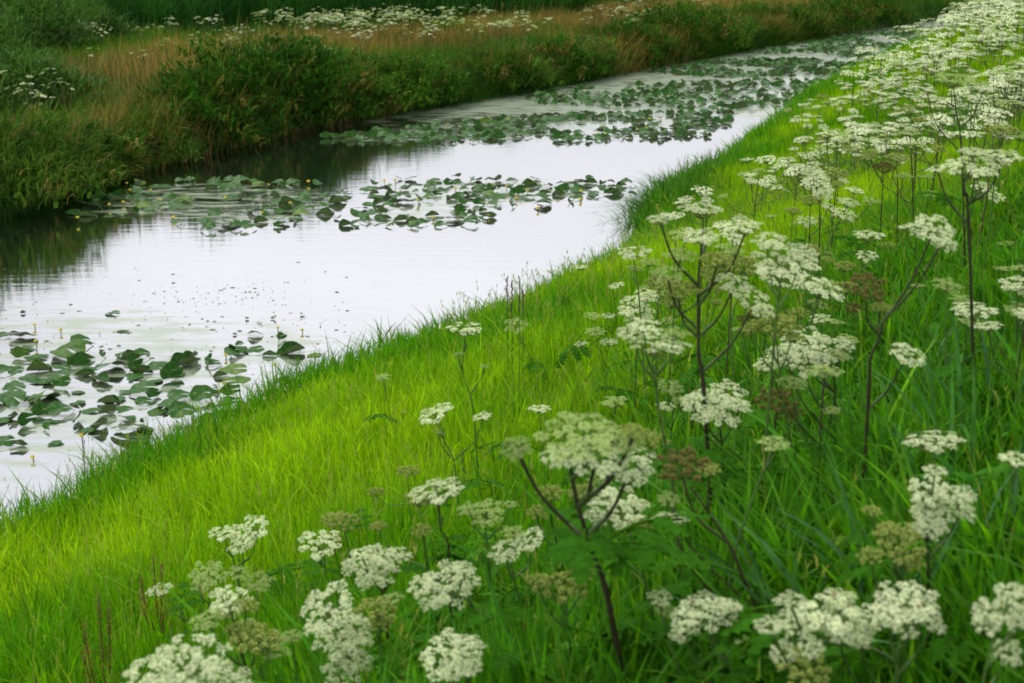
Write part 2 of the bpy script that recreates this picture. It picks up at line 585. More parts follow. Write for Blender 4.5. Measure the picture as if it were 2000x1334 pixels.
def near_grass():
    parts = []
    bands = [(1.6, 5, 1350, 4), (5, 9, 1150, 4), (9, 14, 850, 3), (14, 22, 560, 3), (22, 36, 320, 2), (36, 60, 170, 2), (60, 110, 70, 2)]
    for r0, r1, rho, K in bands:
        a0, a1 = R_(-29), R_(27)
        n = int((a1 - a0) * .5 * (r1 * r1 - r0 * r0) * rho)
        r = np.sqrt(rng.uniform(r0 * r0, r1 * r1, n))
        a = rng.uniform(a0, a1, n)
        x, y = r * np.sin(a), r * np.cos(a)
        d = dn(x, y)
        d = d + (vnoise(x, y, .8, 33) - .5) * .75 * smooth(1.2, 0, d)
        clump = vnoise(x, y, .22, 31)
        clump = .6 * clump + .4 * vnoise(x, y, .55, 32)
        k = (d > -.22) & (d < 13) & (clump + rng.uniform(0, .45, n) > .48)
        x, y, r, d = x[k], y[k], r[k], d[k]
        n = len(x)
        z = ground(x, y) - .02
        edge = smooth(1.5, .1, d + (vnoise(x, y, 1.6, 5) - .5) * 1.2)
        big = fnoise(x, y, 3.0, 11)
        h = (.20 + .14 * rng.random(n) + .20 * (vnoise(x, y, .7, 12) - .3) + .12 * (vnoise(x, y, .25, 14) - .5)) * (1 + .10 * edge) + .10 * edge * (vnoise(x, y, .9, 15) - .2)
        right = smooth(4.9, 6.7, d + (fnoise(x, y, 2.5, 44) - .5) * 2.0) * smooth(17, 9, r)
        h *= 1 + .16 * right
        w_ = np.maximum(.0055 + .0085 * rng.random(n) ** 2 + .004 * edge * rng.random(n), r * .00082) * (1 + 1.0 * right)
        az = rng.uniform(0, 2 * math.pi, n) * .6 + 2 * math.pi * vnoise(x, y, .22, 21) * 2.0
        lean = np.abs(.08 + .62 * rng.random(n) ** 2.2 + .28 * (vnoise(x, y, .45, 23) - .4))
        long_ = rng.random(n) < .05 + .10 * edge
        h = h * np.where(long_, 1.35, 1.0)
        lean = lean + long_ * .25 + right * .35 * rng.random(n) ** 2
        bright, deep, cool, straw = (.33, .58, .006), (.080, .30, .004), (.045, .20, .030), (.42, .42, .04)
        yl = smooth(.22, .60, big) * (1 - .9 * edge) * (1 - .62 * right) * (.16 + .84 * smooth(5.4, 9.5, r + (vnoise(x, y, 1.1, 46) - .5) * 2))
        yl = yl * (.55 + .9 * (vnoise(x, y, .5, 47)))
        c = mixc(np.array(deep), np.array(bright), np.clip(yl * .95 + rng.normal(0, .14, n), 0, 1))
        c = mixc(c, cool, np.clip(right * .55 * rng.random(n) + edge * .2, 0, 1))
        sm = (rng.random(n) < .018)
        w_ = np.where(sm, np.minimum(w_, np.maximum(.004, r * .0006)), w_)
        c[sm] = straw
        c *= (rng.uniform(.60, 1.3, n) * (1 - .04 * right))[:, None]
        parts.append(blades(np.stack([x, y, z], -1), h, w_, az, lean, c, K))
    V, q, t, c = merge(parts)
    o = link('grass', new_mesh('grass', V, q, t, c, [M_GRASS]))
    tag(o, 'lush bright green grass covering the near bank', 'grass', kind='stuff')
    print('near blades', len(t))


near_grass()


def understory():
    """broad leaved weeds low among the grass, and thin pale flowering grass stalks"""
    n = 15000
    r = np.sqrt(rng.uniform(4, 15 ** 2, n))
    a = rng.uniform(R_(-26), R_(24), n)
    x, y = r * np.sin(a), r * np.cos(a)
    d = dn(x, y)
    k = (d > 4.6) & (d < 11) & (vnoise(x, y, .8, 81) + .30 * smooth(5, 7, d) > .84)
    x, y, r, d = x[k], y[k], r[k], d[k]
    n = len(x)
    z = ground(x, y) + rng.uniform(.04, .26, n)
    c = mixc(np.array((.030, .16, .012)), np.array((.085, .27, .02)), rng.random(n))
    p = blades(np.stack([x, y, z], -1), rng.uniform(.06, .13, n), rng.uniform(.025, .055, n), rng.uniform(0, 6.28, n), rng.uniform(.7, 1.6, n), c, 3, 1.0)
    o = link('weeds', new_mesh('weeds', *p[:3], p[3], [M_HLEAF2]))
    tag(o, 'low broad leaved weeds growing in the bank grass', 'weeds', kind='stuff')
    n = 5200
    r = np.sqrt(rng.uniform(9, 26 ** 2, n))
    a = rng.uniform(R_(-26), R_(24), n)
    x, y = r * np.sin(a), r * np.cos(a)
    d = dn(x, y)
    k = (d > .1) & (d < 11) & (vnoise(x, y, 1.4, 83) > .42)
    x, y, r = x[k], y[k], r[k]
    n = len(x)
    z = ground(x, y)
    h = rng.uniform(.38, .62, n)
    c = mixc(np.array((.16, .30, .03)), np.array((.34, .34, .10)), rng.random(n))
    az, ln = rng.uniform(0, 6.28, n), rng.uniform(.05, .4, n)
    ps = [blades(np.stack([x, y, z], -1), h, np.maximum(.0025, r * .00035), az, ln, c, 3, .4)]
    for q in range(4):
        f = rng.uniform(.80, .99, n)
        P = np.stack([x + np.cos(az) * h * ln * f ** 1.8, y + np.sin(az) * h * ln * f ** 1.8, z + h * f - .2 * h * ln * f ** 3], -1)
        ps.append(blades(P, rng.uniform(.02, .05, n), np.maximum(.005, r * .0006), rng.uniform(0, 6.28, n), rng.uniform(.3, 1, n), c * 1.1, 2, .5))
    V, q, t, cc = merge(ps)
    o = link('flowering_grass', new_mesh('flowering_grass', V, q, t, cc, [M_GRASS]))
    tag(o, 'thin pale flowering grass stalks standing in the bank grass', 'grass', kind='stuff')


M_HLEAF2 = leaf_mat('weed_leaf', rough=.75, trans=.35, spec=.03, nscale=20)
understory()


def px_world(px, py, z): return on_plane(px, py, z)[:2]


def ell(x, y, c, ax, ay, rot=.42):
    dx, dy = x - c[0], y - c[1]
    s, co = math.sin(rot), math.cos(rot)
    u, v = dx * co - dy * s, dx * s + dy * co
    return (u / ax) ** 2 + (v / ay) ** 2


TAN = [(px_world(290, 130, 1.3), 2.6, 8.0), (px_world(770, 78, 1.3), 3.2, 9.0), (px_world(1120, 38, 1.3), 3.5, 12), (px_world(1370, 14, 1.3), 3.5, 12),
       (px_world(600, 150, 1.3), 1.3, 4), (px_world(420, 100, 1.3), 1.5, 5), (px_world(220, 160, 1.3), 1.5, 4.0), (px_world(380, 185, 1.3), 1.6, 4),
       (px_world(1560, 12, 1.3), 3, 10), (px_world(1240, 60, 1.3), 1.5, 6)]


def far_grass():
    parts = []
    for (b0, b1, rho, y0, y1) in [(-.35, 2.5, 230, 14, 75), (2.5, 12, 140, 16, 85), (12, 26, 70, 22, 100), (26, 60, 16, 25, 130),
                                   (-.3, 8, 50, 75, 112), (8, 40, 18, 75, 112)]:
        n = int((y1 - y0) * (b1 - b0) * 1.08 * rho)
        y = rng.uniform(y0, y1, n)
        b = rng.uniform(b0, b1, n)
        x = xf(y) - b / .92
        az0 = np.arctan2(x, y)
        k = (az0 > R_(-27)) & (az0 < R_(25))
        x, y, b = x[k], y[k], b[k]
        n = len(x)
        r = np.hypot(x, y)
        z = ground(x, y) - .03
        big = fnoise(x, y, 4.5, 61)
        tan_ = np.zeros(n)
        for c, ax, ay in TAN:
            tan_ = np.maximum(tan_, smooth(1.6, .2, ell(x, y, c, ax, ay) + (fnoise(x, y, 2.6, 77) - .45) * 2.6))
        tan_ *= (rng.random(n) < .15 + .75 * fnoise(x, y, 2.4, 78))
        edge = smooth(3.2, .4, b)
        h = .30 + .26 * rng.random(n) + .45 * (big - .35) + .32 * edge * (.4 + fnoise(x, y, 1.2, 66))
        h = h * (1 + .35 * tan_) * np.where(rng.random(n) < .06, 1.5, 1.0)
        w_ = np.maximum(.010, r * .00042) * rng.uniform(.7, 1.6, n) * (1 - .45 * tan_)
        az = 2 * math.pi * vnoise(x, y, 1.4, 63) * 1.5 + rng.normal(0, .9, n)
        # at the very edge lean out over the water
        az = np.where(rng.random(n) < edge * .7, rng.normal(-.45, .5, n), az)
        lean = .25 + .5 * rng.random(n) + .5 * edge * rng.random(n)
        lean = np.where(tan_ > .5, lean * .5, lean)
        g1, g2, g3 = (.018, .075, .006), (.080, .215, .012), (.045, .115, .030)
        c = mixc(np.array(g1), np.array(g2), np.clip(smooth(.35, .68, big) * (1 - edge * .75) * .9 + rng.normal(.05, .15, n), 0, 1))
        c = mixc(c, g3, np.clip((fnoise(x, y, 3, 91) > .55) * .6 * rng.random(n), 0, 1))
        tc_ = mixc(np.array((.50, .27, .11)), np.array((.30, .27, .07)), rng.random(n))
        c = c * (1 - tan_[:, None] * .9) + tc_ * tan_[:, None] * .9
        rust = (vnoise(x, y, 1.3, 99) > .62) & (rng.random(n) < .16) & (b > .7)
        c[rust] = (.20, .12, .04)
        c *= rng.uniform(.65, 1.3, n)[:, None]
        parts.append(blades(np.stack([x, y, z], -1), h, w_, az, lean, c, 2, droop=.7))
    V, q, t, c = merge(parts)
    o = link('meadow_grass', new_mesh('meadow_grass', V, q, t, c, [M_FAR]))
    tag(o, 'dark green and rusty tan grass covering the far bank', 'grass', kind='stuff')
    print('far blades', len(t))


far_grass()


def reeds():
    n = 60000
    y = rng.uniform(46, 95, n)
    x = rng.uniform(-45, 4, n)
    lim = -6.5 + (y - 56) * .27
    front = 56.5 + (x + 20) * .10 + 2.0 * (vnoise(x, y, 4, 5) - .5) + smooth(-13, -5, x) * 6
    k = (y > front) & (x < lim + 6) & (df(x, y) > 8)
    x, y = x[k], y[k]
    n = len(x)
    z = ground(x, y)
    h = 1.5 + .8 * rng.random(n) + .5 * (fnoise(x, y, 3, 8) - .5)
    c = mixc(np.array((.008, .045, .008)), np.array((.040, .16, .022)), np.clip(fnoise(x, y, 1.8, 18) * 1.6 - .35 + rng.normal(0, .2, n), 0, 1))
    az = rng.uniform(0, 6.28, n)
    p1 = blades(np.stack([x, y, z], -1), h, .028 + .02 * rng.random(n), az, .12 + .2 * rng.random(n), c, 3, .3)
    m = n * 2
    i = rng.integers(0, n, m)
    P = np.stack([x[i] + rng.normal(0, .05, m), y[i] + rng.normal(0, .05, m), z[i] + h[i] * rng.uniform(.25, .85, m)], -1)
    p2 = blades(P, .45 + .3 * rng.random(m), .035, rng.uniform(0, 6.28, m), .8 + .5 * rng.random(m), c[i] * rng.uniform(.8, 1.5, m)[:, None], 2, .6)
    V, q, t, cc = merge([p1, p2])
    o = link('reeds', new_mesh('reeds', V, q, t, cc, [M_FAR]))
    tag(o, 'tall dark green reed bed behind the far bank', 'reeds', kind='stuff')


reeds()


# ------------------------------------------------------------------ tussocks and bushes along the far bank
def bush(name, cx, cy, rx, ry, hz, cols, label, cat, nb=5200, leafy=.5, drop=.0, group='bushes along the far bank', zmin=None, bl=(.35, .4), wd=.020, M=None):
    z0 = float(ground(cx, cy)) if zmin is None else zmin
    sd = int(abs(cx * 13 + cy * 7)) % 999
    u = rng.uniform(0, 1, nb)
    a = rng.uniform(0, 2 * math.pi, nb)
    el = np.arcsin(np.clip(u ** .9, 0, 1))
    lx, ly = np.cos(a) * np.cos(el), np.sin(a) * np.cos(el)
    lump = .48 + .62 * vnoise(lx * 2, ly * 2 + np.sin(el), .6, sd) + .42 * vnoise(lx * 2, ly * 2, .24, sd + 1)
    rr = lump * (rng.uniform(.35, 1, nb) ** .5)
    x = lx * rx * rr * 1.12
    y = ly * ry * rr * 1.12
    z = (np.sin(el) ** 1.15) * hz * rr * 1.05
    rot = -.40
    P = np.stack([cx + x * math.cos(rot) - y * math.sin(rot), cy + x * math.sin(rot) + y * math.cos(rot), z0 + z - .05], -1)
    c = mixc(np.array(cols[0]), np.array(cols[1]), np.clip(rng.random(nb) ** 1.2 + (lump - .95) * 1.2, 0, 1))
    if len(cols) > 2:
        k = rng.random(nb) < .03 + .5 * (vnoise(lx * 3, ly * 3, .5, sd + 5) > .66)
        c[k] = cols[2]
    c *= rng.uniform(.6, 1.35, nb)[:, None]
    aza = a + rot + rng.normal(0, .9, nb)
    lf = rng.random(nb) < leafy
    hh = np.where(lf, .14 + .14 * rng.random(nb), bl[0] * (.6 + 1.0 * rng.random(nb)))
    ww = np.where(lf, .05 + .04 * rng.random(nb), wd * rng.uniform(.6, 1.3, nb))
    lean = np.where(lf, .5 + .8 * rng.random(nb), .25 + 1.1 * rng.random(nb) * (.3 + np.cos(el)))
    P[:, 0] -= cx; P[:, 1] -= cy; P[:, 2] -= z0
    parts = [blades(P, hh, ww, aza, lean, c, 3, 1.1)]
    V, q, t, cc = merge(parts)
    root = bpy.data.objects.new(name, None)
    COL.objects.link(root)
    root.location = (cx, cy, z0)
    tag(root, label, cat, group)
    link('foliage', new_mesh('foliage', V, q, t, cc, [M or M_FAR]), root)
    s = MB()
    for i in range(9):
        aa = random.uniform(0, 6.28)
        e = np.array([math.cos(aa) * rx * .55, math.sin(aa) * ry * .55, hz * random.uniform(.5, .75)])
        s.tube(spline([(0, 0, -.1), e * np.array([.35, .35, .55]), e], 3), [.02] * 6 + [.006], 5, col=(.06, .05, .025))
    link('stem', s.mesh('stem', [M_STEM]), root)
    return root


DG, MG, OL = ((.010, .050, .004), (.040, .140, .010), (.14, .14, .03)), ((.022, .080, .008), (.070, .190, .016), (.22, .18, .05)), ((.026, .085, .010), (.085, .18, .020), (.22, .18, .05))
BL = [  # px, py of the waterline foot, rx, ry, height, colours, label
    (-60, 430, 1.5, 2.0, .95, OL, 'olive grass mound hanging over the water at the photo edge'),
    (70, 412, 1.9, 2.4, 1.35, OL, 'big olive and straw coloured grass mound beside the nearest dark water'),
    (205, 368, 1.3, 1.9, .95, MG, 'rounded green grass mound ending in long drooping blades over the water'),
    (330, 325, 1.2, 1.7, .80, OL, 'low brownish herb mound between the grass mound and the dark bush'),
    (440, 300, 1.4, 1.9, 1.2, DG, 'very dark green rounded bush with a rusty patch above it'),
    (525, 288, 1.4, 1.9, 1.35, DG, 'dark bush whose rounded end juts out over the canal'),
    (640, 262, 1.8, 2.5, 2.1, DG, 'tallest dark green bush on the far bank'),
    (745, 250, 1.6, 2.4, 1.55, DG, 'dark green bush beside the tallest one, towards the bend'),
    (845, 236, 1.5, 2.3, 1.25, MG, 'mid green bush with straw blades halfway along the far bank'),
    (950, 215, 1.7, 2.5, 1.15, MG, 'green mound forming the point where the far waterline steps back'),
    (1065, 180, 1.5, 2.5, 1.00, OL, 'olive mound just beyond the point of the far bank'),
    (1175, 160, 1.6, 2.8, 1.05, MG, 'green mound behind the third raft of lily pads'),
    (1270, 132, 1.6, 2.8, 1.10, DG, 'dark mound at the second step of the far waterline'),
    (1350, 118, 1.8, 3.2, 1.6, DG, 'dark green bush above the narrow strip of open water'),
    (1430, 104, 1.8, 3.2, 1.6, MG, 'green bush at the third step of the far waterline'),
    (1530, 80, 1.8, 3.4, 1.3, MG, 'distant green bush beyond the third step'),
    (1600, 76, 1.8, 3.6, 1.2, DG, 'distant dark bush near the end of the visible canal'),
    (1690, 64, 1.9, 4.0, 1.3, DG, 'second most distant bush beside the canal end'),
    (1780, 52, 2.0, 4.0, 1.3, DG, 'most distant dark bush where the canal disappears'),
]
for px, py, rx, ry, hz, cols, lab in BL:
    p = on_plane(px, py)
    x, y = p[0], p[1]
    x = min(x, float(xf(y)) + .25) - rx * .55
    bush('bank_bush', x, y + ry * .35, rx, ry, hz, cols, lab, 'bush', nb=7000 if y < 60 else 4500, leafy=.55 if cols is not OL else .15,
         zmin=float(ground(x, y)) * .6, wd=.018 if y < 45 else .028)
GREY = ((.020, .085, .010), (.085, .20, .035), (.12, .20, .07))
for px, py, rx, hz, lab in [(60, 120, 1.8, 1.7, 'green willow shrub in front of the reed bed'),
                            (40, 205, 1.5, 1.2, 'loose green shrub behind the olive mound'),
                            (170, 95, 1.3, 1.2, 'small green shrub beside the reeds'),
                            (-90, 160, 1.8, 1.6, 'loose green shrub cut by the photo edge')]:
    p = on_plane(px, py, 1.0)
    bush('willow_shrub', p[0], p[1], rx, rx * 1.2, hz, GREY, lab, 'shrub', nb=4200, leafy=.5, group='green shrubs before the reed bed', bl=(.5, .4), wd=.026)


# ------------------------------------------------------------------ umbels
def sunflower(n, R):
    o = []
    for i in range(n):
        r = R * math.sqrt((i + .5) / n)
        a = i * 2.39996 + random.uniform(-.15, .15)
        o.append((r * math.cos(a), r * math.sin(a)))
    return o


def frame(n):
    n = np.asarray(n, float)
    n = n / np.linalg.norm(n)
    a = np.cross(n, (0.3, .1, 1.0) if abs(n[2]) < .9 else (1., 0, 0))
    a /= np.linalg.norm(a)
    return a, np.cross(n, a), n


def make_umbel(kind, lod, seed):
    """unit umbel: hub at the origin, disc of radius 1 about half a unit above it"""
    random.seed(seed)
    rays, fl = MB(), MB()
    seed_ = kind in 'SB'
    nu = {0: random.randint(21, 27), 1: random.randint(19, 24), 2: 13}[lod]
    if seed_:
        nu = {0: 21, 1: 16, 2: 10}[lod]
    dome = random.uniform(.05, .17) if not seed_ else .32
    for i, (x, y) in enumerate(sunflower(nu, .86)):
        x += random.uniform(-.07, .07)
        y += random.uniform(-.07, .07)
        rho = math.hypot(x, y)
        if not seed_ and random.random() < .08:
            continue
        z = .48 + dome * (1 - rho ** 2) + random.uniform(-.05, .05)
        z += .05 * math.sin(x * 5 + seed) * math.cos(y * 4)
        tip = np.array([x, y, z])
        mid = np.array([x * .62, y * .62, z * .40])
        g = random.uniform(.8, 1.2)
        if lod == 0:
            rays.tube(spline([(0, 0, 0), mid, tip], 3), [.016] * 6 + [.011], 4, col=(.16 * g, .24 * g, .05 * g), cap=False)
        elif lod == 1:
            rays.tube([(0, 0, 0), mid, tip], .018, 3, col=(.15 * g, .22 * g, .05 * g), cap=False)
        elif i % 2 == 0:
            rays.tube([(0, 0, 0), tip], .022, 3, col=(.13, .2, .05), cap=False)
        nrm = np.array([x * .28 + random.uniform(-.16, .16), y * .28 + random.uniform(-.16, .16), 1.0])
        A, B, N = frame(nrm)
        ru = random.uniform(.115, .168) * (1.2 if rho > .6 else .95) * (1.08 if lod else 1)
        if seed_:
            ns = {0: 40, 1: 20, 2: 7}[lod]
            for k in range(ns):
                d = np.array([random.gauss(0, 1), random.gauss(0, 1), random.gauss(.35, 1)])
                d /= np.linalg.norm(d)
                c = tip + d * random.uniform(.07, .145)
                a, b, n = frame(d + np.array([0, 0, .6]))
                s = .040 if lod == 0 else (.056 if lod == 1 else .085)
                l = s * 1.6
                V = [c - n * l, c + a * s, c + b * s, c - a * s, c - b * s, c + n * l]
                v = random.uniform(.65, 1.35)
                fl.add(V, [], [(0, 2, 1), (0, 3, 2), (0, 4, 3), (0, 1, 4), (5, 1, 2), (5, 2, 3), (5, 3, 4), (5, 4, 1)], 0, (v, v, v * random.uniform(.7, 1.1)))
                if lod == 0 and k % 2 == 0:
                    rays.tube([tip - N * .03, c], .006, 3, col=(.14, .2, .05), cap=False)
        elif lod == 2:
            v = random.uniform(.85, 1.1)
            ring = [tip + A * math.cos(t) * ru * random.uniform(.9, 1.25) + B * math.sin(t) * ru * random.uniform(.9, 1.25) - N * .03 for t in np.linspace(0, 2 * math.pi, 7)[:-1]]
            fl.add([tip + N * .05] + ring, [], [(0, 1 + k, 1 + (k + 1) % 6) for k in range(6)], 0, (v, v, v * .95))
        else:
            nf = 19 if lod == 0 else 10
            for k, (fx, fy) in enumerate(sunflower(nf, ru)):
                q = math.hypot(fx, fy) / ru
                fn = N + (A * fx + B * fy) / ru * .30 + np.array([random.uniform(-.22, .22), random.uniform(-.22, .22), 0])
                if lod == 0 and random.random() < .10:
                    continue
                c = tip + A * fx + B * fy + N * (.045 * (1 - q * q) + random.uniform(-.016, .016))
                a, b, n = frame(fn)
                v = random.uniform(.80, 1.08)
                colr = (v, v, v * random.uniform(.85, 1.0))
                if lod == 0:
                    s = .031 * (1 + .75 * q * q) * random.uniform(.8, 1.25)
                    t0 = random.uniform(0, 6.28)
                    V = [c]
                    T = []
                    for p in range(5):
                        t = t0 + p * 1.2566
                        e = a * math.cos(t) + b * math.sin(t)
                        e1 = a * math.cos(t - .5) + b * math.sin(t - .5)
                        e2 = a * math.cos(t + .5) + b * math.sin(t + .5)
                        o = len(V)
                        ex = 1 + (.7 * q if (e @ (A * fx + B * fy)) > .5 * ru * q else 0)
                        V += [c + e1 * s * .60 + n * s * .12, c + e * s * ex * random.uniform(.9, 1.2) - n * s * .15, c + e2 * s * .60 + n * s * .12]
                        T.append((0, o, o + 1, o + 2))
                    fl.add(V, T, [], 0, colr)
                else:
                    s = .056 * random.uniform(.8, 1.2)
                    V = [c + n * s * .25] + [c + a * math.cos(t) * s * random.uniform(.7, 1.2) + b * math.sin(t) * s * random.uniform(.7, 1.2) for t in np.linspace(0, 2 * math.pi, 6)[:-1]]
                    fl.add(V, [], [(0, 1 + p, 1 + (p + 1) % 5) for p in range(5)], 0, colr)
    return rays, fl


KM = {'W': M_WHITE, 'G': M_CREAM, 'S': M_SEED, 'B': M_BROWN}
UMB = {}
for kind in 'WGSB':
    for lod in (0, 1, 2):
        if kind == 'B' and lod == 2:
            continue
        nv = {'W': 6, 'G': 4, 'S': 4, 'B': 3}[kind]
        for s in range(nv):
            r, f = make_umbel(kind, lod, 100 * s + lod * 7 + ord(kind))
            if lod == 0:
                UMB[kind, lod, s] = (r.mesh('rays', [M_RAY]), f.mesh('florets', [KM[kind]], False))
            else:
                o = len(r.v)
                me_v = r.v + f.v
                qq = r.q + [[i + o for i in q] for q in f.q]
                tt = r.t + [[i + o for i in t] for t in f.t]
                mi = [0] * len(r.q) + [1] * len(f.q) + [0] * len(r.t) + [1] * len(f.t)
                UMB[kind, lod, s] = (new_mesh('umbel', np.array(me_v), qq, tt, np.array(r.c + f.c), [M_RAY, KM[kind]], False, mi), None)
UV = {'W': 6, 'G': 4, 'S': 4, 'B': 3}


def make_leaf(seed):
    random.seed(seed)
    m = MB()
    m.tube(spline([(0, 0, 0), (.3, 0, .10), (.62, 0, .12), (1.0, 0, .02)], 4), [.014] * 12 + [.005], 4, col=(1.6, 1.3, 1.2))
    for (t, side, ln, ang) in [(.42, 1, .42, 1.15), (.44, -1, .42, 1.15), (.66, 1, .36, 1.0), (.68, -1, .36, 1.0), (.88, 0, .44, 0)]:
        b = np.array([t, 0, .10 + (.02 if t > .5 else 0)])
        a = side * ang + random.uniform(-.12, .12)
        d = np.array([math.cos(a), math.sin(a), -.18])
        s = np.array([-math.sin(a), math.cos(a), 0])
        n = 11
        mid, L_, R__ = [], [], []
        for i in range(n):
            q = i / (n - 1)
            wd = ln * .40 * (math.sin(math.pi * min(1, q * .88 + .10)) ** .8)
            wd *= (1.0 if i % 2 else .42) * random.uniform(.85, 1.12)
            c = b + d * ln * q + np.array([0, 0, -.10 * q * q])
            mid.append(c)
            zz = random.uniform(-.015, .03)
            L_.append(c + s * wd + d * ln * .05 + np.array([0, 0, zz - wd * .25]))
            R__.append(c - s * wd + d * ln * .05 + np.array([0, 0, zz - wd * .25]))
        V = mid + L_ + R__
        F = [(i, i + 1, n + i + 1, n + i) for i in range(n - 1)] + [(i + 1, i, 2 * n + i, 2 * n + i + 1) for i in range(n - 1)]
        v = random.uniform(.8, 1.25)
        m.add(V, F, [], 0, (v, v, v))
    return m.mesh('leaf', [M_HLEAF])


LEAF = [make_leaf(s) for s in range(4)]
SMALL_STEM = {}


def solve_t(px, py, w_, tgt=.16, h0=.52, h1=1.12):
    D = ray(px, py)
    ts = np.linspace(1.8, 75, 3000)
    P = CAM[None] + D[None] * ts[:, None]
    ht = P[:, 2] - ground(P[:, 0], P[:, 1])
    tw = tgt * FPX / w_
    ok = (ht >= h0) & (ht <= h1)
    if not ok.any():
        return tw
    c = ts[ok]
    # the first run only
    brk = np.where(np.diff(np.where(ok)[0]) > 1)[0]
    if len(brk):
        c = c[:brk[0] + 1]
    return float(np.clip(tw, c[0], c[-1]))


PURP, GRN, BRN = (.038, .030, .014), (.075, .15, .028), (.07, .055, .025)


def umbel_obj(root, hub, nrm, R, kind, lod, name='umbel'):
    key = (kind, lod, random.randrange(UV[kind]))
    if key not in UMB:
        key = (kind, 1, key[2])
    a, b = UMB[key]
    nm = 'umbel' if kind in 'WG' else 'seed_head'
    o = link(nm, a, root, hub)
    z = Vector(nrm).normalized()
    q = z.to_track_quat('Z', 'Y')
    q = q @ Vector((0, 0, 1)).rotation_difference(Vector((0, 0, 1)))
    e = q.to_matrix() @ Matrix.Rotation(random.uniform(0, 6.28), 3, 'Z')
    o.rotation_euler = e.to_euler()
    o.scale = (R * random.uniform(.94, 1.06), R * random.uniform(.94, 1.06), R * random.uniform(.68, .9))
    if b is not None:
        link('florets' if kind in 'WG' else 'seeds', b, o)
    return o


def plant(umbels, path=None, col=None, label='', tgt=.16, leaves=0, h=(.52, 1.12), sr=.0055, group='hogweed in flower on the near bank', t=None, depth_jit=.05, lod=0, lfs=.34, name='hogweed'):
    """umbels: (px, py, width px, kind[, tilt towards camera deg, tilt sideways deg])"""
    main = max(umbels, key=lambda q: q[2])
    if t is None:
        t = solve_t(main[0], main[1], main[2], tgt, *h)
    c0 = CAM + ray(main[0], main[1]) * t
    Yp = c0[1]

    def at(px, py, yy=Yp):
        d = ray(px, py)
        return CAM + d * (yy - CAM[1]) / d[1]
    if path:
        pts = [at(*p, Yp + .045) for p in path]
    else:
        b = c0 + np.array([random.uniform(-.05, .05), random.uniform(-.03, .06), 0])
        R0 = main[2] * t / FPX / 2
        pts = [c0 - np.array([0, 0, .5 * R0]), (c0 * .55 + b * .45) - np.array([random.uniform(-.015, .015), 0, .25])]
    last = pts[-1]
    prev = pts[-2]
    gz = float(ground(last[0], last[1]))
    if last[2] > gz:
        dx = (last[0] - prev[0]) / max(.05, prev[2] - last[2]) * .5
        k = last[2] - gz + .03
        pts.append(np.array([last[0] + np.clip(dx, -.5, .5) * k, last[1], gz - .03]))
    base = pts[-1].copy()
    base[2] = float(ground(base[0], base[1]))
    pts[-1] = base - np.array([0, 0, .03])
    root = bpy.data.objects.new(name, None)
    COL.objects.link(root)
    root.location = base
    tag(root, label, 'wildflower', group)
    if col is None:
        col = random.choice([GRN, GRN, BRN, PURP])
    sp = spline(pts, 6)
    sr *= .66
    n = len(sp)
    s = MB()
    g = random.uniform(.85, 1.15)
    cc = tuple(v * g for v in col)
    # the stem keeps a swollen node here and there
    rad = [sr * (.62 + .65 * i / (n - 1)) * (1.25 if i % 6 == 0 and 0 < i < n - 1 else 1) for i in range(n)]
    s.tube([p - base for p in sp], rad, 7, col=cc)
    arr = np.array(sp)
    for ui, u in enumerate(umbels):
        px, py, w_, kind = u[:4]
        tc_, ts_ = (u[4] if len(u) > 4 else random.uniform(2, 22)), (u[5] if len(u) > 5 else random.uniform(-14, 14))
        yy = Yp + (0 if u is main else random.uniform(-depth_jit, depth_jit))
        P = at(px, py, yy)
        td = (P[1] - CAM[1]) / ray(px, py)[1]
        R = w_ * td / FPX / 2 * 1.12
        nrm = np.array([math.sin(R_(ts_)), -math.sin(R_(tc_)), math.cos(R_(tc_)) * math.cos(R_(ts_))])
        nrm /= np.linalg.norm(nrm)
        hub = P - nrm * R * .52
        # stalk from the main stem
        hd = np.hypot(arr[:, 0] - hub[0], arr[:, 1] - hub[1])
        want = hub[2] - .05 - hd * 1.1
        cost = np.abs(arr[:, 2] - want) + hd * .25
        j = int(np.argmin(cost))
        top = arr[0]
        if np.linalg.norm(top - hub) < .035:
            s.tube([top - base, hub - base], sr * .6, 6, col=cc)
        else:
            if j < 1:
                j = 1
            q = arr[j]
            m = q * .45 + hub * .55
            m = m - nrm * R * .35 + np.array([(hub[0] - q[0]) * .12, 0, 0])
            s.tube([p - base for p in spline([q, m, hub], 5)], [sr * .72] * 5 + [sr * .6] * 5 + [sr * .7], 6, col=cc)
            # sheath at the fork
            dq = (m - q) / (np.linalg.norm(m - q) + 1e-6)
            s.tube([q - base, q + dq * .03 - base, q + dq * .075 - base], [sr * .9, sr * 1.15, sr * .5], 6, col=tuple((v * .5 + u_ * .6) for v, u_ in zip(cc, GRN)))
        umbel_obj(root, hub - base, nrm, R, kind, lod)
    link('stem', s.mesh('stem', [M_STEM]), root)
    for k in range(leaves):
        o = link('leaf', random.choice(LEAF), root)
        hh = random.uniform(.10, .34 + .04 * leaves)
        i = int(np.argmin(np.abs(arr[:, 2] - base[2] - hh)))
        o.location = arr[i] - base
        o.rotation_euler = (random.uniform(-.25, .25), random.uniform(-.35, .25), random.uniform(0, 6.28))
        sc = lfs * .72 * random.uniform(.75, 1.2)
        o.scale = (sc, sc, sc)
    return root


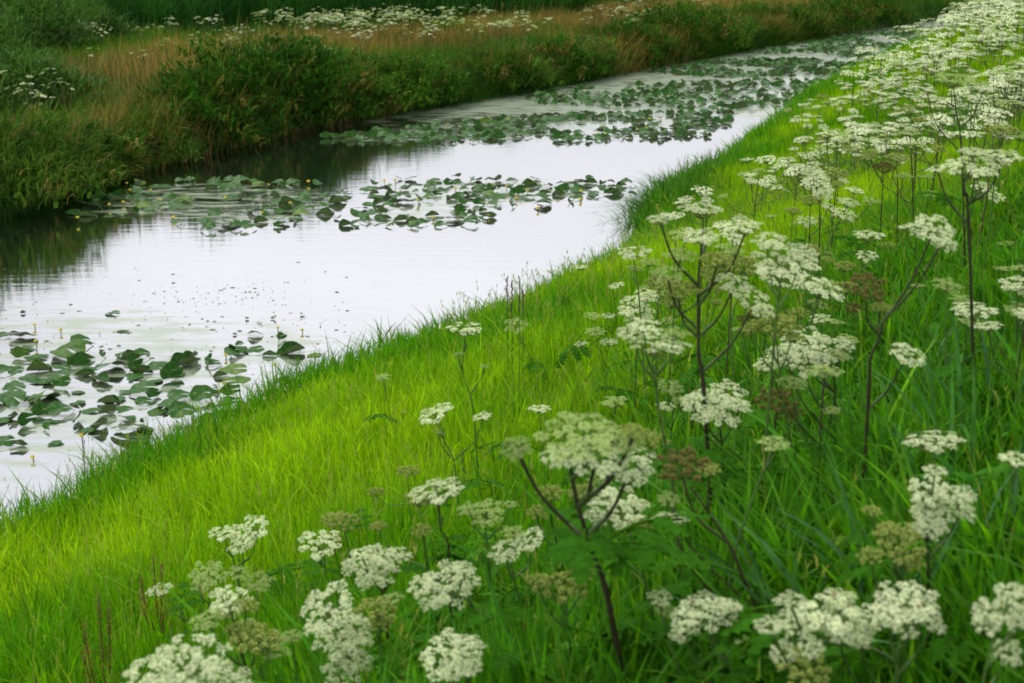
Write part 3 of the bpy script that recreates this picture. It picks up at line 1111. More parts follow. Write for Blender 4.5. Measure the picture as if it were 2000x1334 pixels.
HW = [
    # ---- left and bottom left
    dict(u=[(437, 1037, 62, 'W', 6, -4), (487, 1030, 80, 'W', 22, -22), (470, 1060, 55, 'W', 15, -10)], p=[(452, 1062), (456, 1095), (466, 1140)], c=GRN, l='hogweed with three flat cream heads overlapping, rising above the bright grass slope'),
    dict(u=[(625, 1056, 86, 'W', 20, 4)], p=[(632, 1077), (635, 1110), (638, 1160)], c=GRN, l='single slim hogweed whose one head is made of small separate round tufts'),
    dict(u=[(312, 1147, 54, 'W', 4, -6)], p=[(325, 1163), (378, 1225), (440, 1280)], c=GRN, l='thin leaning hogweed with one small flat head, lowest to the left', sr=.004),
    dict(u=[(408, 1117, 66, 'G', 30, 10), (392, 1142, 40, 'G')], c=GRN, l='sparse yellow green hogweed head behind the cream and brown cluster'),
    dict(u=[(447, 1168, 78, 'W', 25, 0), (404, 1205, 66, 'G', 10, -12), (440, 1190, 60, 'G', 10, 0), (483, 1180, 50, 'S'), (498, 1236, 84, 'S', 5, 4), (530, 1262, 72, 'G', 4, 10), (462, 1228, 50, 'S')],
         p=[(462, 1200), (470, 1262), (486, 1334)], c=PURP, l='bushy hogweed mixing cream heads with olive seed heads, bottom left', leaves=2),
    dict(u=[(504, 1248, 104, 'S', 0, 0)], p=[(518, 1287), (520, 1334)], c=GRN, l='hogweed with one olive seed head showing its spokes like an open umbrella', tgt=.15),
    dict(u=[(368, 1288, 150, 'W', 28, -4), (275, 1322, 110, 'W', 25, -14), (425, 1330, 120, 'W', 25, 6), (330, 1345, 110, 'W', 20, 0)], c=GRN, l='hogweed with a wide white dome of heads cut by the bottom of the photo', tgt=.17),
    dict(u=[(632, 1185, 112, 'W', 30, -24), (660, 1232, 110, 'W', 40, -6), (688, 1270, 95, 'W', 44, 10), (668, 1305, 80, 'W', 40, 12), (700, 1225, 64, 'W', 30, 20)], p=[(668, 1260), (655, 1290), (648, 1340)], c=GRN,
         l='hogweed with a steep cascade of brilliant white heads facing the viewer', tgt=.16, leaves=1),
    dict(u=[(733, 1188, 84, 'S', 8, 0), (765, 1165, 46, 'G'), (745, 1215, 50, 'S')], p=[(738, 1200), (742, 1250), (748, 1334)], c=GRN, l='hogweed gone to green seed between the white cascade and the round white head'),
    dict(u=[(722, 1102, 104, 'W', 30, -6), (757, 1088, 60, 'W', 12, 5), (781, 1078, 50, 'W', 8, 10), (706, 1078, 40, 'W', 10, -8), (740, 1112, 76, 'W', 28, 4)], p=[(742, 1120), (748, 1150), (756, 1230)], c=PURP,
         l='hogweed with a flat topped white head and smaller ones stepping up to its right'),
    dict(u=[(870, 1140, 108, 'W', 34, -4), (822, 1140, 62, 'W', 20, -14), (908, 1108, 44, 'W', 12, 4), (845, 1166, 60, 'W', 30, -8), (916, 1132, 48, 'W', 20, 12)], p=[(891, 1160), (925, 1188), (965, 1213), (1010, 1250), (1052, 1287), (1098, 1334)], c=GRN,
         l='hogweed with round white heads on a long stalk curving down to the right', sr=.006),
    dict(u=[(880, 1272, 124, 'W', 22, -2), (915, 1256, 70, 'W', 10, 10), (885, 1300, 60, 'W', 35, 0), (922, 1302, 44, 'W', 30, 8)], p=[(896, 1290), (905, 1310), (912, 1340)], c=GRN, l='low hogweed with a tidy white head beside the foot of the long curving stalk'),
    # ---- centre
    dict(u=[(853, 952, 106, 'W', 3, -8), (852, 940, 44, 'W', 0, 0)], p=[(856, 975), (860, 1031), (874, 1056), (877, 1105)], c=PURP, l='hogweed with one thin flat head on a dark kinked stalk', sr=.0045),
    dict(u=[(947, 1000, 76, 'G', 25, -16), (915, 990, 46, 'G', 10, -10), (997, 983, 30, 'G', 5, 5)], c=GRN, l='pale green hogweed heads still opening, beside the thin flat one'),
    dict(u=[(985, 1072, 70, 'W', 20, -10), (1030, 1050, 72, 'W', 14, -24), (1004, 1035, 46, 'G', 10, 0)], p=[(996, 1091), (1008, 1150), (1026, 1215)], c=GRN, l='hogweed with a slanting cream head rising to the right'),
    dict(u=[(847, 801, 76, 'W', 8, -24), (942, 810, 40, 'W', 5, -8), (858, 842, 26, 'G')], p=[(851, 812), (862, 850), (884, 893), (891, 937), (898, 1035)], c=GRN, l='forked hogweed with a slanting cream head and a small one on its other arm', sr=.005),
    dict(u=[(909, 637, 68, 'W', 6, 0), (896, 690, 22, 'G'), (946, 714, 18, 'G')], p=[(909, 650), (904, 726), (921, 782), (930, 874), (934, 930)], c=GRN, l='tall hogweed with one flat white head standing against the water edge', sr=.005),
    dict(u=[(749, 735, 30, 'G', 10, 0), (787, 803, 14, 'G')], p=[(752, 747), (756, 782), (773, 860), (777, 905)], c=BRN, l='thin dark hogweed stalk topped by a small green cream bud', sr=.004),
    dict(u=[(1007, 633, 44, 'G', 30, 0), ], p=[(1013, 650), (1046, 722), (1057, 782)], c=PURP, l='leaning hogweed with a green head at the grass edge', sr=.0035),
    dict(u=[(1054, 794, 44, 'W', 2, 0)], c=GRN, l='small flat cream hogweed head alone on the open slope', sr=.0035),
    dict(u=[(1164, 645, 40, 'G', 10, 0), (1189, 667, 34, 'W', 8, 0), (1134, 669, 26, 'W', 6, -10)], p=[(1171, 660), (1176, 690), (1185, 729)], c=PURP, l='hogweed with three little heads, the middle one green', sr=.0035),
    dict(u=[(1157, 613, 34, 'G', 10, 0), (1189, 614, 30, 'W', 6, 0)], c=PURP, l='pair of small hogweed heads just above the three little ones', sr=.0035),
    dict(u=[(1204, 556, 30, 'W', 10, -15)], p=[(1197, 565), (1203, 612)], c=PURP, l='single small tilted hogweed head below the sedge tuft', sr=.0035),
    dict(u=[(1133, 519, 32, 'W', 2, 0), (1076, 528, 18, 'G')], p=[(1110, 545), (1096, 590), (1096, 650)], c=BRN, l='thin hogweed leaning to the water beside the dark sedge', sr=.0035),
    dict(u=[(1237, 486, 66, 'W', 10, -8), (1240, 520, 34, 'G')], c=GRN, l='flat cream hogweed head against the dark green bank hollow'),
    dict(u=[(1238, 590, 60, 'W', 25, -12), (1262, 575, 52, 'W', 20, 0), (1245, 612, 64, 'W', 25, 0), (1226, 608, 34, 'W')], c=GRN, l='hogweed with a ladder of white heads left of the big dark fork'),
    dict(u=[(1284, 666, 116, 'W', 2, 2), (1236, 645, 62, 'W', 12, -8), (1262, 634, 64, 'W', 14, 6), (1322, 645, 54, 'G', 4, 5)], p=[(1280, 712), (1284, 782), (1298, 860), (1312, 930)], c=GRN, l='tall green hogweed with a broad flat head on spokes like an upturned umbrella', sr=.0065),
    dict(u=[(1308, 752, 56, 'G', 18, 4), (1330, 778, 36, 'G'), (1300, 790, 40, 'W')], p=[(1316, 770), (1312, 830), (1306, 900)], c=GRN, l='hogweed with a pale green bunch just under the broad umbrella head'),
    dict(u=[(1380, 786, 96, 'W', 26, -6), (1425, 766, 88, 'W', 24, 8), (1410, 800, 80, 'W', 34, 6), (1350, 780, 48, 'W', 20, -18), (1446, 790, 50, 'W', 15, 10)], p=[(1402, 812), (1408, 850), (1412, 920)], c=PURP,
         l='hogweed with a dense white cloud of heads below the dark fork', leaves=3),
    dict(u=[(1371, 404, 84, 'W', 4, -2)], p=[(1374, 415), (1372, 470), (1370, 530)], c=BRN, l='tall hogweed with a flat cream head, highest above the dark fork', sr=.004),
    dict(u=[(1326, 566, 74, 'S', 12, 0), (1372, 455, 74, 'W', 14, 0), (1453, 438, 74, 'W', 8, -6), (1305, 528, 66, 'G', 18, 0), (1437, 552, 74, 'W', 22, 14), (1478, 585, 80, 'W', 26, 16), (1400, 505, 64, 'S', 10, 0), (1290, 424, 58, 'W', 6, -8)],
         p=[(1367, 500), (1364, 560), (1364, 620), (1365, 698), (1374, 757)], c=PURP, l='hogweed with the blackest forked stem carrying many heads above the slope', sr=.0085, leaves=3, t=4.9),
    dict(u=[(1458, 515, 76, 'S', 15, 5), (1425, 480, 56, 'G'), (1432, 460, 44, 'W')], p=[(1462, 540), (1430, 620), (1432, 720)], c=GRN, l='hogweed with an olive seed head beside the blackest stem'),
    dict(u=[(1500, 466, 72, 'W', 18, 0), (1530, 500, 118, 'W', 26, 4), (1570, 492, 66, 'W', 22, 12), (1505, 520, 66, 'W', 20, -6)], c=GRN, l='hogweed with the largest bright white patch in the middle of the drift', tgt=.19, h=(.6, 1.2)),
    dict(u=[(1586, 519, 42, 'W', 8, 5), (1525, 537, 84, 'W', 10, 6), (1578, 545, 64, 'W', 14, 8), (1614, 560, 80, 'W', 18, 18)], p=[(1599, 575), (1590, 610), (1570, 690)], c=GRN, l='hogweed with a long white shelf of heads sloping down to the right'),
    dict(u=[(1575, 664, 92, 'W', 26, -4), (1535, 690, 72, 'W', 24, -12), (1612, 680, 80, 'W', 24, 6), (1575, 705, 76, 'W', 34, 0), (1648, 668, 54, 'W', 10, 8), (1498, 706, 50, 'W', 20, -18), (1640, 690, 50, 'G', 10, 10)],
         p=[(1590, 700), (1625, 722), (1631, 790)], c=PURP, l='wide low hogweed cloud of white heads right of the dark stems', leaves=3),
    dict(u=[(1515, 632, 96, 'S', 10, 0), (1470, 640, 50, 'S'), (1548, 655, 50, 'S')], p=[(1516, 660), (1524, 740), (1540, 840), (1563, 970)], c=GRN, l='tall hogweed gone to seed in front of the wide low white cloud'),
    dict(u=[(1518, 780, 84, 'B', 15, 0), (1545, 805, 50, 'B')], p=[(1520, 800), (1512, 850), (1500, 950)], c=BRN, l='thin hogweed with a sparse brown seed head over the dark grass'),
    dict(u=[(1694, 560, 84, 'B', 30, 0), (1828, 444, 86, 'W', 32, 10), (1775, 690, 76, 'W', 20, 16), (1720, 600, 40, 'S'), (1845, 468, 56, 'W', 40, 16)], p=[(1722, 628), (1719, 659), (1700, 700), (1697, 760)], c=PURP,
         l='crooked hogweed with one upright white head, one drooping and brown seeds between', sr=.0075, t=4.6, lfs=.3, leaves=2),
    dict(u=[(1698, 455, 62, 'W', 4, 0), (1693, 497, 44, 'W', 18, 0)], c=GRN, l='hogweed with two small flat heads above the brown seed cluster'),
    dict(u=[(1904, 596, 92, 'W', 6, 0)], p=[(1908, 612), (1930, 650), (1990, 740)], c=GRN, l='single flat cream head on a stalk leaning left from the photo edge'),
    dict(u=[(1988, 548, 70, 'W', 12, -6), (1995, 600, 60, 'G', 12, 0), (2015, 575, 60, 'W')], c=GRN, l='hogweed half cut by the right edge of the photo, level with the flat head'),
    dict(u=[(1827, 853, 112, 'W', 2, -4)], c=GRN, l='long thin flat cream head alone over the dark grass'),
    dict(u=[(1988, 893, 76, 'W', 2, 0)], c=GRN, l='thin flat cream head cut by the photo edge above the white bunch'),
    dict(u=[(1823, 992, 92, 'W', 42, 0), (1812, 950, 74, 'W', 25, -10), (1862, 962, 62, 'W', 20, 6), (1890, 960, 50, 'W', 20, 18), (1827, 914, 46, 'W', 5, 0), (1886, 995, 56, 'W', 30, 22), (1815, 1022, 70, 'W', 46, -4)],
         p=[(1818, 1010), (1811, 1050), (1813, 1140)], c=PURP, l='hogweed with a rounded bunch of pure white heads standing alone in dark grass', leaves=2),
    dict(u=[(1755, 1058, 104, 'S', 25, 0), (1700, 1085, 50, 'S'), (1780, 1095, 60, 'S'), (1738, 1030, 50, 'S'), (1705, 995, 40, 'S')], p=[(1758, 1085), (1764, 1130), (1768, 1200)], c=GRN, l='hogweed with loose green seed heads left of the rounded white bunch'),
    # ---- the big dark plant and its neighbours
    dict(u=[(1128, 842, 150, 'G', 18, -4), (1162, 888, 118, 'W', 22, 2), (1232, 912, 84, 'W', 25, 10), (1008, 872, 60, 'G', 30, -10), (1085, 888, 60, 'W', 25, -10), (1210, 858, 100, 'G', 12, 6), (1238, 842, 66, 'S', 10, 8)],
         p=[(1112, 905), (1130, 990), (1157, 1077), (1182, 1147), (1203, 1252), (1215, 1340)], c=PURP, l='biggest hogweed with thick purple black stem and a broad layered cream top', sr=.011, t=3.55, leaves=9),
    dict(u=[(1208, 988, 124, 'W', 22, 4), (1180, 965, 64, 'W', 10, 0), (1250, 1020, 50, 'S'), (1140, 960, 60, 'S', 10, 0)], p=[(1216, 1015), (1245, 1077), (1266, 1161), (1285, 1260)], c=GRN, l='hogweed with a white dome tucked under the biggest layered top', leaves=4, lfs=.3),
    dict(u=[(1335, 905, 118, 'B', 15, 0), (1308, 972, 46, 'G'), (1311, 1008, 66, 'W', 3, 0), (1385, 915, 46, 'S')], p=[(1349, 951), (1390, 1010), (1430, 1073), (1450, 1126), (1478, 1190)], c=BRN,
         l='hogweed with a rust brown seed head on a dark stem crossing to the right', sr=.007, t=3.9),
    dict(u=[(1510, 860, 60, 'G', 15, 0)], p=[(1508, 876), (1470, 975), (1436, 1073), (1428, 1130)], c=GRN, l='hogweed stalk slanting up to a pale green head, crossing the brown one', t=4.0),
    dict(u=[(1098, 1145, 112, 'S', 5, 0), (1050, 1130, 46, 'S'), (1140, 1115, 50, 'S')], p=[(1104, 1180), (1112, 1250), (1122, 1345)], c=GRN, l='hogweed with green seed umbrella left of the thick dark stem', tgt=.15, leaves=2),
    dict(u=[(1385, 1190, 112, 'W', 16, 0), (1350, 1205, 84, 'W', 20, -14), (1400, 1178, 60, 'W', 6, 6), (1330, 1235, 46, 'W', 30, -20), (1432, 1180, 44, 'W', 8, 16)], p=[(1376, 1210), (1400, 1260), (1440, 1340)], c=GRN,
         l='hogweed with an arched white head left of the widest white spread', leaves=3),
    dict(u=[(1615, 1190, 120, 'W', 14, -4), (1560, 1212, 90, 'W', 18, -10), (1650, 1212, 110, 'W', 20, 2), (1700, 1200, 80, 'W', 16, 4), (1500, 1215, 60, 'W', 10, -16), (1530, 1272, 56, 'W', 30, -10), (1585, 1262, 54, 'W', 30, 0), (1636, 1236, 44, 'W', 35, 0), (1680, 1246, 50, 'W', 30, 0), (1545, 1168, 64, 'W', 5, -4), (1640, 1162, 70, 'W', 4, 0), (1573, 1300, 110, 'S', 15, 0)],
         p=[(1640, 1258), (1700, 1266), (1751, 1300), (1748, 1345)], c=GRN, l='hogweed with the widest white spread of many heads, bottom right', sr=.008, tgt=.15, leaves=3),
    dict(u=[(1769, 1165, 130, 'W', 12, -8), (1800, 1180, 80, 'W', 16, 8), (1770, 1224, 56, 'W', 25, 0), (1826, 1216, 50, 'W', 25, 12), (1740, 1195, 70, 'W', 18, -6)], p=[(1772, 1222), (1755, 1275), (1752, 1345)], c=GRN,
         l='hogweed whose white head joins the widest spread on its right', sr=.008, tgt=.15, leaves=2),
    dict(u=[(1950, 1188, 100, 'W', 16, -6), (1985, 1195, 90, 'W', 18, 4), (1972, 1150, 60, 'W', 8, 0), (1930, 1215, 60, 'W', 26, -10), (1968, 1272, 62, 'W', 36, 0), (2020, 1150, 70, 'W')], c=GRN, l='hogweed with layered white heads cut by the photo edge, bottom right', leaves=2),
    # ---- upper right
    dict(u=[(1908, 318, 118, 'W', 14, -2), (1902, 290, 60, 'W', 6, 0), (1962, 298, 84, 'W', 8, 4), (1830, 325, 42, 'W', 10, -14)], p=[(1880, 336), (1884, 380), (1892, 440)], c=PURP, l='tall hogweed with a big white flat head on a pair of dark stems, upper right', sr=.007, h=(.6, 1.25), tgt=.19),
    dict(u=[(1922, 362, 52, 'W', 16, 0), (1945, 382, 40, 'W')], p=[(1917, 380), (1918, 467), (1917, 575)], c=GRN, l='straight green hogweed stem standing in front of the tall pair'),
    dict(u=[(1862, 148, 84, 'G', 8, 0), (1920, 170, 50, 'W'), (1815, 172, 40, 'W')], p=[(1862, 165), (1868, 220), (1878, 300)], c=PURP, l='tallest dark hogweed with a greenish flat head against the white drift', sr=.006, h=(.6, 1.3), tgt=.19),
    dict(u=[(1727, 326, 46, 'B', 15, 0), (1700, 300, 36, 'S')], c=PURP, l='hogweed with one round brown seed head amid the cream drift', tgt=.14),
    dict(u=[(1598, 356, 58, 'W', 40, 0), (1590, 335, 40, 'W', 30, 0), (1610, 372, 44, 'W', 40, 0)], p=[(1600, 385), (1601, 430)], c=PURP, l='hogweed with a tall fluffy white bunch above two dark stems'),
    dict(u=[(1583, 390, 44, 'S', 10, 0), (1620, 400, 34, 'W')], c=PURP, l='hogweed with a grey olive seed head beside the fluffy white bunch', tgt=.14),
    dict(u=[(1657, 392, 46, 'W', 14, 10), (1650, 416, 48, 'W', 20, 6)], p=[(1650, 425), (1625, 460)], c=GRN, l='hogweed with two stacked heads leaning right, near the fluffy bunch', tgt=.14),
    dict(u=[(1576, 430, 42, 'W', 18, 0)], c=PURP, l='small rounded hogweed head left of the stacked pair', tgt=.14),
    dict(u=[(1447, 425, 32, 'W', 20, 0), (1440, 450, 60, 'W', 12, 0)], c=BRN, l='small cream hogweed head behind the right arm of the dark fork', tgt=.14),
    dict(u=[(1792, 445, 44, 'W', 30, 0), (1768, 440, 30, 'W')], c=BRN, l='little white hogweed left of the upright white head', tgt=.14),
    dict(u=[(1338, 452, 60, 'G', 10, 0), (1328, 492, 64, 'G', 14, 0), (1392, 530, 62, 'S', 14, 0), (1415, 508, 50, 'S')], c=GRN, l='green cream hogweed heads tucked into the left arm of the dark fork'),
    dict(u=[(1290, 548, 60, 'S', 14, 0), (1312, 588, 52, 'S', 10, 0), (1268, 508, 46, 'G', 8, 0)], c=GRN, l='olive seed heads hanging left of the blackest stem'),
    dict(u=[(1488, 606, 60, 'S', 10, 0), (1560, 612, 50, 'S', 10, 0), (1462, 622, 44, 'B', 10, 0), (1598, 590, 40, 'G')], p=[(1500, 630), (1490, 690), (1485, 760)], c=PURP, l='dark stemmed seed heads above the wide low white cloud'),
    dict(u=[(1655, 560, 50, 'S', 10, 0), (1650, 520, 44, 'S', 10, 0), (1668, 600, 46, 'B', 10, 0)], c=BRN, l='seed heads just left of the crooked hogweed'),
    dict(u=[(1075, 962, 60, 'S', 12, 0), (1050, 1000, 48, 'S', 12, 0)], p=[(1070, 985), (1085, 1050), (1100, 1120)], c=PURP, l='olive seed heads beneath the left side of the biggest layered top'),
    dict(u=[(1195, 845, 100, 'G', 6, 4), (1275, 858, 66, 'S', 6, 8), (1255, 885, 60, 'W', 16, 8)], p=[(1215, 880), (1235, 960), (1258, 1080)], c=GRN, l='green cream hogweed reaching right from behind the biggest layered top'),
    dict(u=[(1958, 252, 66, 'S', 8, 0), (1995, 262, 50, 'G', 8, 0)], c=GRN, l='olive seed head behind the big white flat head, upper right'),
    dict(u=[(1752, 305, 44, 'S', 8, 0), (1765, 340, 36, 'G', 8, 0)], c=PURP, l='olive seed head right of the round brown one in the drift', tgt=.14),
    dict(u=[(1440, 1240, 46, 'G', 14, 0), (1290, 1165, 50, 'W', 16, 0), (1300, 1190, 44, 'G', 20, 0)], p=[(1296, 1200), (1310, 1260), (1330, 1345)], c=GRN, l='small white head low among leaves right of the thick dark stem', leaves=3),
    dict(u=[(568, 1240, 40, 'G', 14, 0), (1018, 1120, 34, 'G', 8, 0)][:1], c=GRN, l='small green cream head beside the olive umbrella, bottom left'),
]
random.seed(11)
for s in HW:
    plant(s['u'], s.get('p'), s.get('c'), s['l'], tgt=s.get('tgt', .16), leaves=s.get('leaves', 1), h=s.get('h', (.52, 1.12)), sr=s.get('sr', .0055), t=s.get('t'), lfs=s.get('lfs', .34))
print('hand plants', len(HW))


# ---- drift of hogweed, every plant its own
_O = 'first second third fourth fifth sixth seventh eighth ninth tenth eleventh twelfth thirteenth fourteenth fifteenth sixteenth seventeenth eighteenth nineteenth'.split()
_T = {2: 'twentieth', 3: 'thirtieth', 4: 'fortieth'}
_TT = {2: 'twenty', 3: 'thirty', 4: 'forty'}


def ordw(n):
    if n < 20:
        return _O[n - 1]
    return _T[n // 10] if n % 10 == 0 else _TT[n // 10] + '-' + _O[n % 10 - 1]


STUFF = []          # plants beyond the three hundred that show largest


def stuff_plant(x, y, hgt, nh, spread, kinds, R0):
    STUFF.append((x, y, hgt, nh, spread, kinds, R0))


NUMW = ['no', 'one', 'two', 'three', 'four', 'five', 'six', 'seven', 'eight', 'nine', 'ten']


def auto_plant(x, y, hgt, nh, lod, spread, kinds, label, group, R0=.075, sr=.005, name='hogweed', leaves=0):
    z = float(ground(x, y))
    root = bpy.data.objects.new(name, None)
    COL.objects.link(root)
    root.location = (x, y, z)
    tag(root, label, 'wildflower', group)
    lean = np.array([random.uniform(-.12, .12), random.uniform(-.12, .12), 1.0])
    top = lean * hgt
    sp = [np.array([0, 0, -.03]), top * .5 + np.array([random.uniform(-.02, .02), 0, 0]), top]
    s = MB()
    col = random.choice([GRN, GRN, BRN, PURP])
    sides = 5 if lod < 2 else 3
    thick = sr * (1 if lod < 2 else 1.4)
    s.tube(spline(sp, 3), [thick * 1.2, thick * 1.15, thick * 1.1, thick, thick * .9, thick * .8, thick * .7], sides, col=col)
    for i in range(nh):
        a = i * 2.4 + random.uniform(-.4, .4)
        rr = 0 if i == 0 else spread * random.uniform(.5, 1.0)
        hub = top + np.array([math.cos(a) * rr, math.sin(a) * rr, -rr * random.uniform(.05, .75) if i else 0])
        nrm = np.array([math.cos(a) * rr * .8 + random.uniform(-.15, .15), math.sin(a) * rr * .8 - random.uniform(0, .3), 1])
        R = R0 * random.uniform(.7, 1.25) * (1.15 if i == 0 else .9)
        if i:
            q = top * random.uniform(.45, .75)
            m = (q + hub) / 2 + np.array([math.cos(a) * rr * .15, math.sin(a) * rr * .15, -.03])
            s.tube([q, m, hub], thick * .6, sides, col=col, cap=False)
        umbel_obj(root, hub, nrm, R, random.choice(kinds), lod)
    link('stem', s.mesh('stem', [M_STEM]), root)
    for k in range(leaves):
        o = link('leaf', random.choice(LEAF), root)
        o.location = (0, 0, random.uniform(.15, .45))
        o.rotation_euler = (random.uniform(-.25, .25), random.uniform(-.35, .25), random.uniform(0, 6.28))
        sc = .20 * random.uniform(.75, 1.2)
        o.scale = (sc, sc, sc)


random.seed(21)
pts = []
tries = 0
while len(pts) < 520 and tries < 120000:
    tries += 1
    y = 8.5 + 66 * random.random() ** 1.15
    x = float(xe(y)) + random.uniform(.5, 9.4) / .935
    d = float(dn(x, y))
    if abs(math.atan2(x, y)) > R_(21.5):
        continue
    lo = np.interp(y, [8, 12, 16, 22, 31, 45, 90], [6.0, 4.6, 3.4, 2.5, 1.6, 1.8, 2.2])
    hi = np.interp(y, [8, 12, 18, 30, 90], [7.4, 7.7, 8.2, 9.3, 9.6])
    if not lo < d < hi:
        continue
    if random.random() > .16 + .95 * float(smooth(lo, lo + 3.4, d)):
        continue
    if float(vnoise(x, y, 2.2, 71)) < .36 and y > 12:
        continue
    sep = np.interp(y, [8, 14, 20, 60], [.66, .52, .42, .55])
    if any((x - a) ** 2 + (y - b) ** 2 < sep * sep for a, b in pts):
        continue
    pts.append((x, y))
pts.sort(key=lambda p: math.hypot(*p))
dr, rest_ = pts[:132], pts[132:]
ex = []
while len(ex) < 26:
    y = random.uniform(4.2, 11)
    x = float(xe(y)) + random.uniform(5.4, 8.4) / .935
    if abs(math.atan2(x, y)) > R_(20) or any((x - a) ** 2 + (y - b) ** 2 < .3 for a, b in ex):
        continue
    ex.append((x, y))
ex.sort(key=lambda p: p[1])
for k, (x, y) in enumerate(ex):
    kd = random.choice(['G', 'S', 'GS', 'GW', 'SB', 'G'])
    lk = {'G': 'green cream', 'S': 'olive seeded', 'GS': 'half seeded green', 'GW': 'pale cream', 'SB': 'brown seeded'}[kd]
    auto_plant(x, y, random.uniform(.42, .70), random.randint(2, 4), 0, .16, kd, f'short {lk} hogweed low in the grass, {ordw(k + 1)} counted from the camera',
               'short hogweed between the tall ones', R0=.048, sr=.0032, leaves=2)
# rows up the canal, counted from the camera's end; within a row counted from the water
dr.sort(key=lambda p: p[1])
nrow = 14
rows_ = [dr[i * 12:(i + 1) * 12] for i in range(11)]
for ri, rw in enumerate(rows_):
    rw.sort(key=lambda p: dn(p[0], p[1]))
    for k, (x, y) in enumerate(rw):
        nh = random.randint(5, 9) if y > 14 else random.randint(3, 6)
        kinds = random.choice(['WWWWG', 'WWWW', 'WWWW', 'WWGS', 'WWWWW', 'WWG']) if y > 14 else random.choice(['WWWG', 'WWW', 'WGS'])
        look = 'bushy white' if nh > 7 else ('cream' if 'G' not in kinds else 'greenish cream')
        auto_plant(x, y, random.uniform(.66, 1.0), nh, 1 if y < 30 else 2, .24 if y < 14 else .34, kinds,
                   f'{look} hogweed, {ordw(k + 1)} from the water in the {ordw(ri + 1)} row of the drift', 'hogweed in the drift on the near bank',
                   R0=.078 if y < 16 else .100, leaves=0)
for x, y in rest_:
    stuff_plant(x, y, random.uniform(.60, 1.10), random.randint(4, 9), .38, 'WWWG', .108)
print('drift', len(dr), len(rest_))

# ---- far bank hogweed
random.seed(31)
FARC = [((430, 55), 150, 44, 24, 'in the loose patch before the reeds'), ((210, 60), 60, 14, 6, 'beside the small green shrub'), ((650, 26), 95, 34, 60, 'in the left half of the white band'),
        ((850, 24), 160, 32, 85, 'in the right half of the white band'), ((1290, 26), 150, 32, 60, 'beyond the tan grass'), ((1400, 46), 60, 18, 6, 'on the far mound above the canal'),
        ((640, 95), 90, 20, 9, 'at the tan grass above the tallest bush'), ((400, 150), 50, 34, 6, 'beside the rusty grass above the dark bush'), ((75, 175), 60, 50, 14, 'among the green shrubs'),
        ((1000, 55), 70, 24, 9, 'on the slope above the green point'), ((1640, 20), 120, 10, 40, 'at the end of the far bank'), ((480, 190), 60, 20, 4, 'over the darkest bush'), ((1180, 60), 60, 14, 4, 'over the olive mound')]
cand = []
for ci, ((cx, cy), sx, sy, n, where) in enumerate(FARC):
    for k in range(n):
        px, py = random.gauss(cx, sx * .6), random.gauss(cy, sy * .55)
        p = on_plane(px, py, 1.85)
        if p[1] > 106 or p[1] < 0 or df(p[0], p[1]) < 1.0:
            continue
        cand.append((float(p[0]), float(p[1]), ci, px))
cand.sort(key=lambda c: (c[2] in (2, 3, 5, 10)) * 100 + c[1])
ind_, rst = cand[:100], cand[100:]
for ci in range(len(FARC)):
    mem = sorted([c for c in ind_ if c[2] == ci], key=lambda c: c[0] / c[1])
    for k, (x, y, _, px) in enumerate(mem):
        nh = random.randint(4, 9)
        g = float(ground(x, y))
        auto_plant(x, y, min(1.2, max(.8, 1.85 - g)), nh, 2, .32, random.choice(['GGWW', 'WGGG', 'WGG']),
                   f'{"broad" if nh > 7 else "small" if nh < 6 else "rounded"} pale hogweed, {ordw(k + 1)} from the left {FARC[ci][4]}', 'hogweed on the far bank', R0=.070 if y < 50 else .09)
for x, y, ci, px in rst:
    g = float(ground(x, y))
    stuff_plant(x, y, min(1.25, max(.8, 1.85 - g)) * random.uniform(.8, 1.05), random.randint(4, 9), .42, 'WGGG', .095)
print('far hogweed', len(ind_), len(rst))


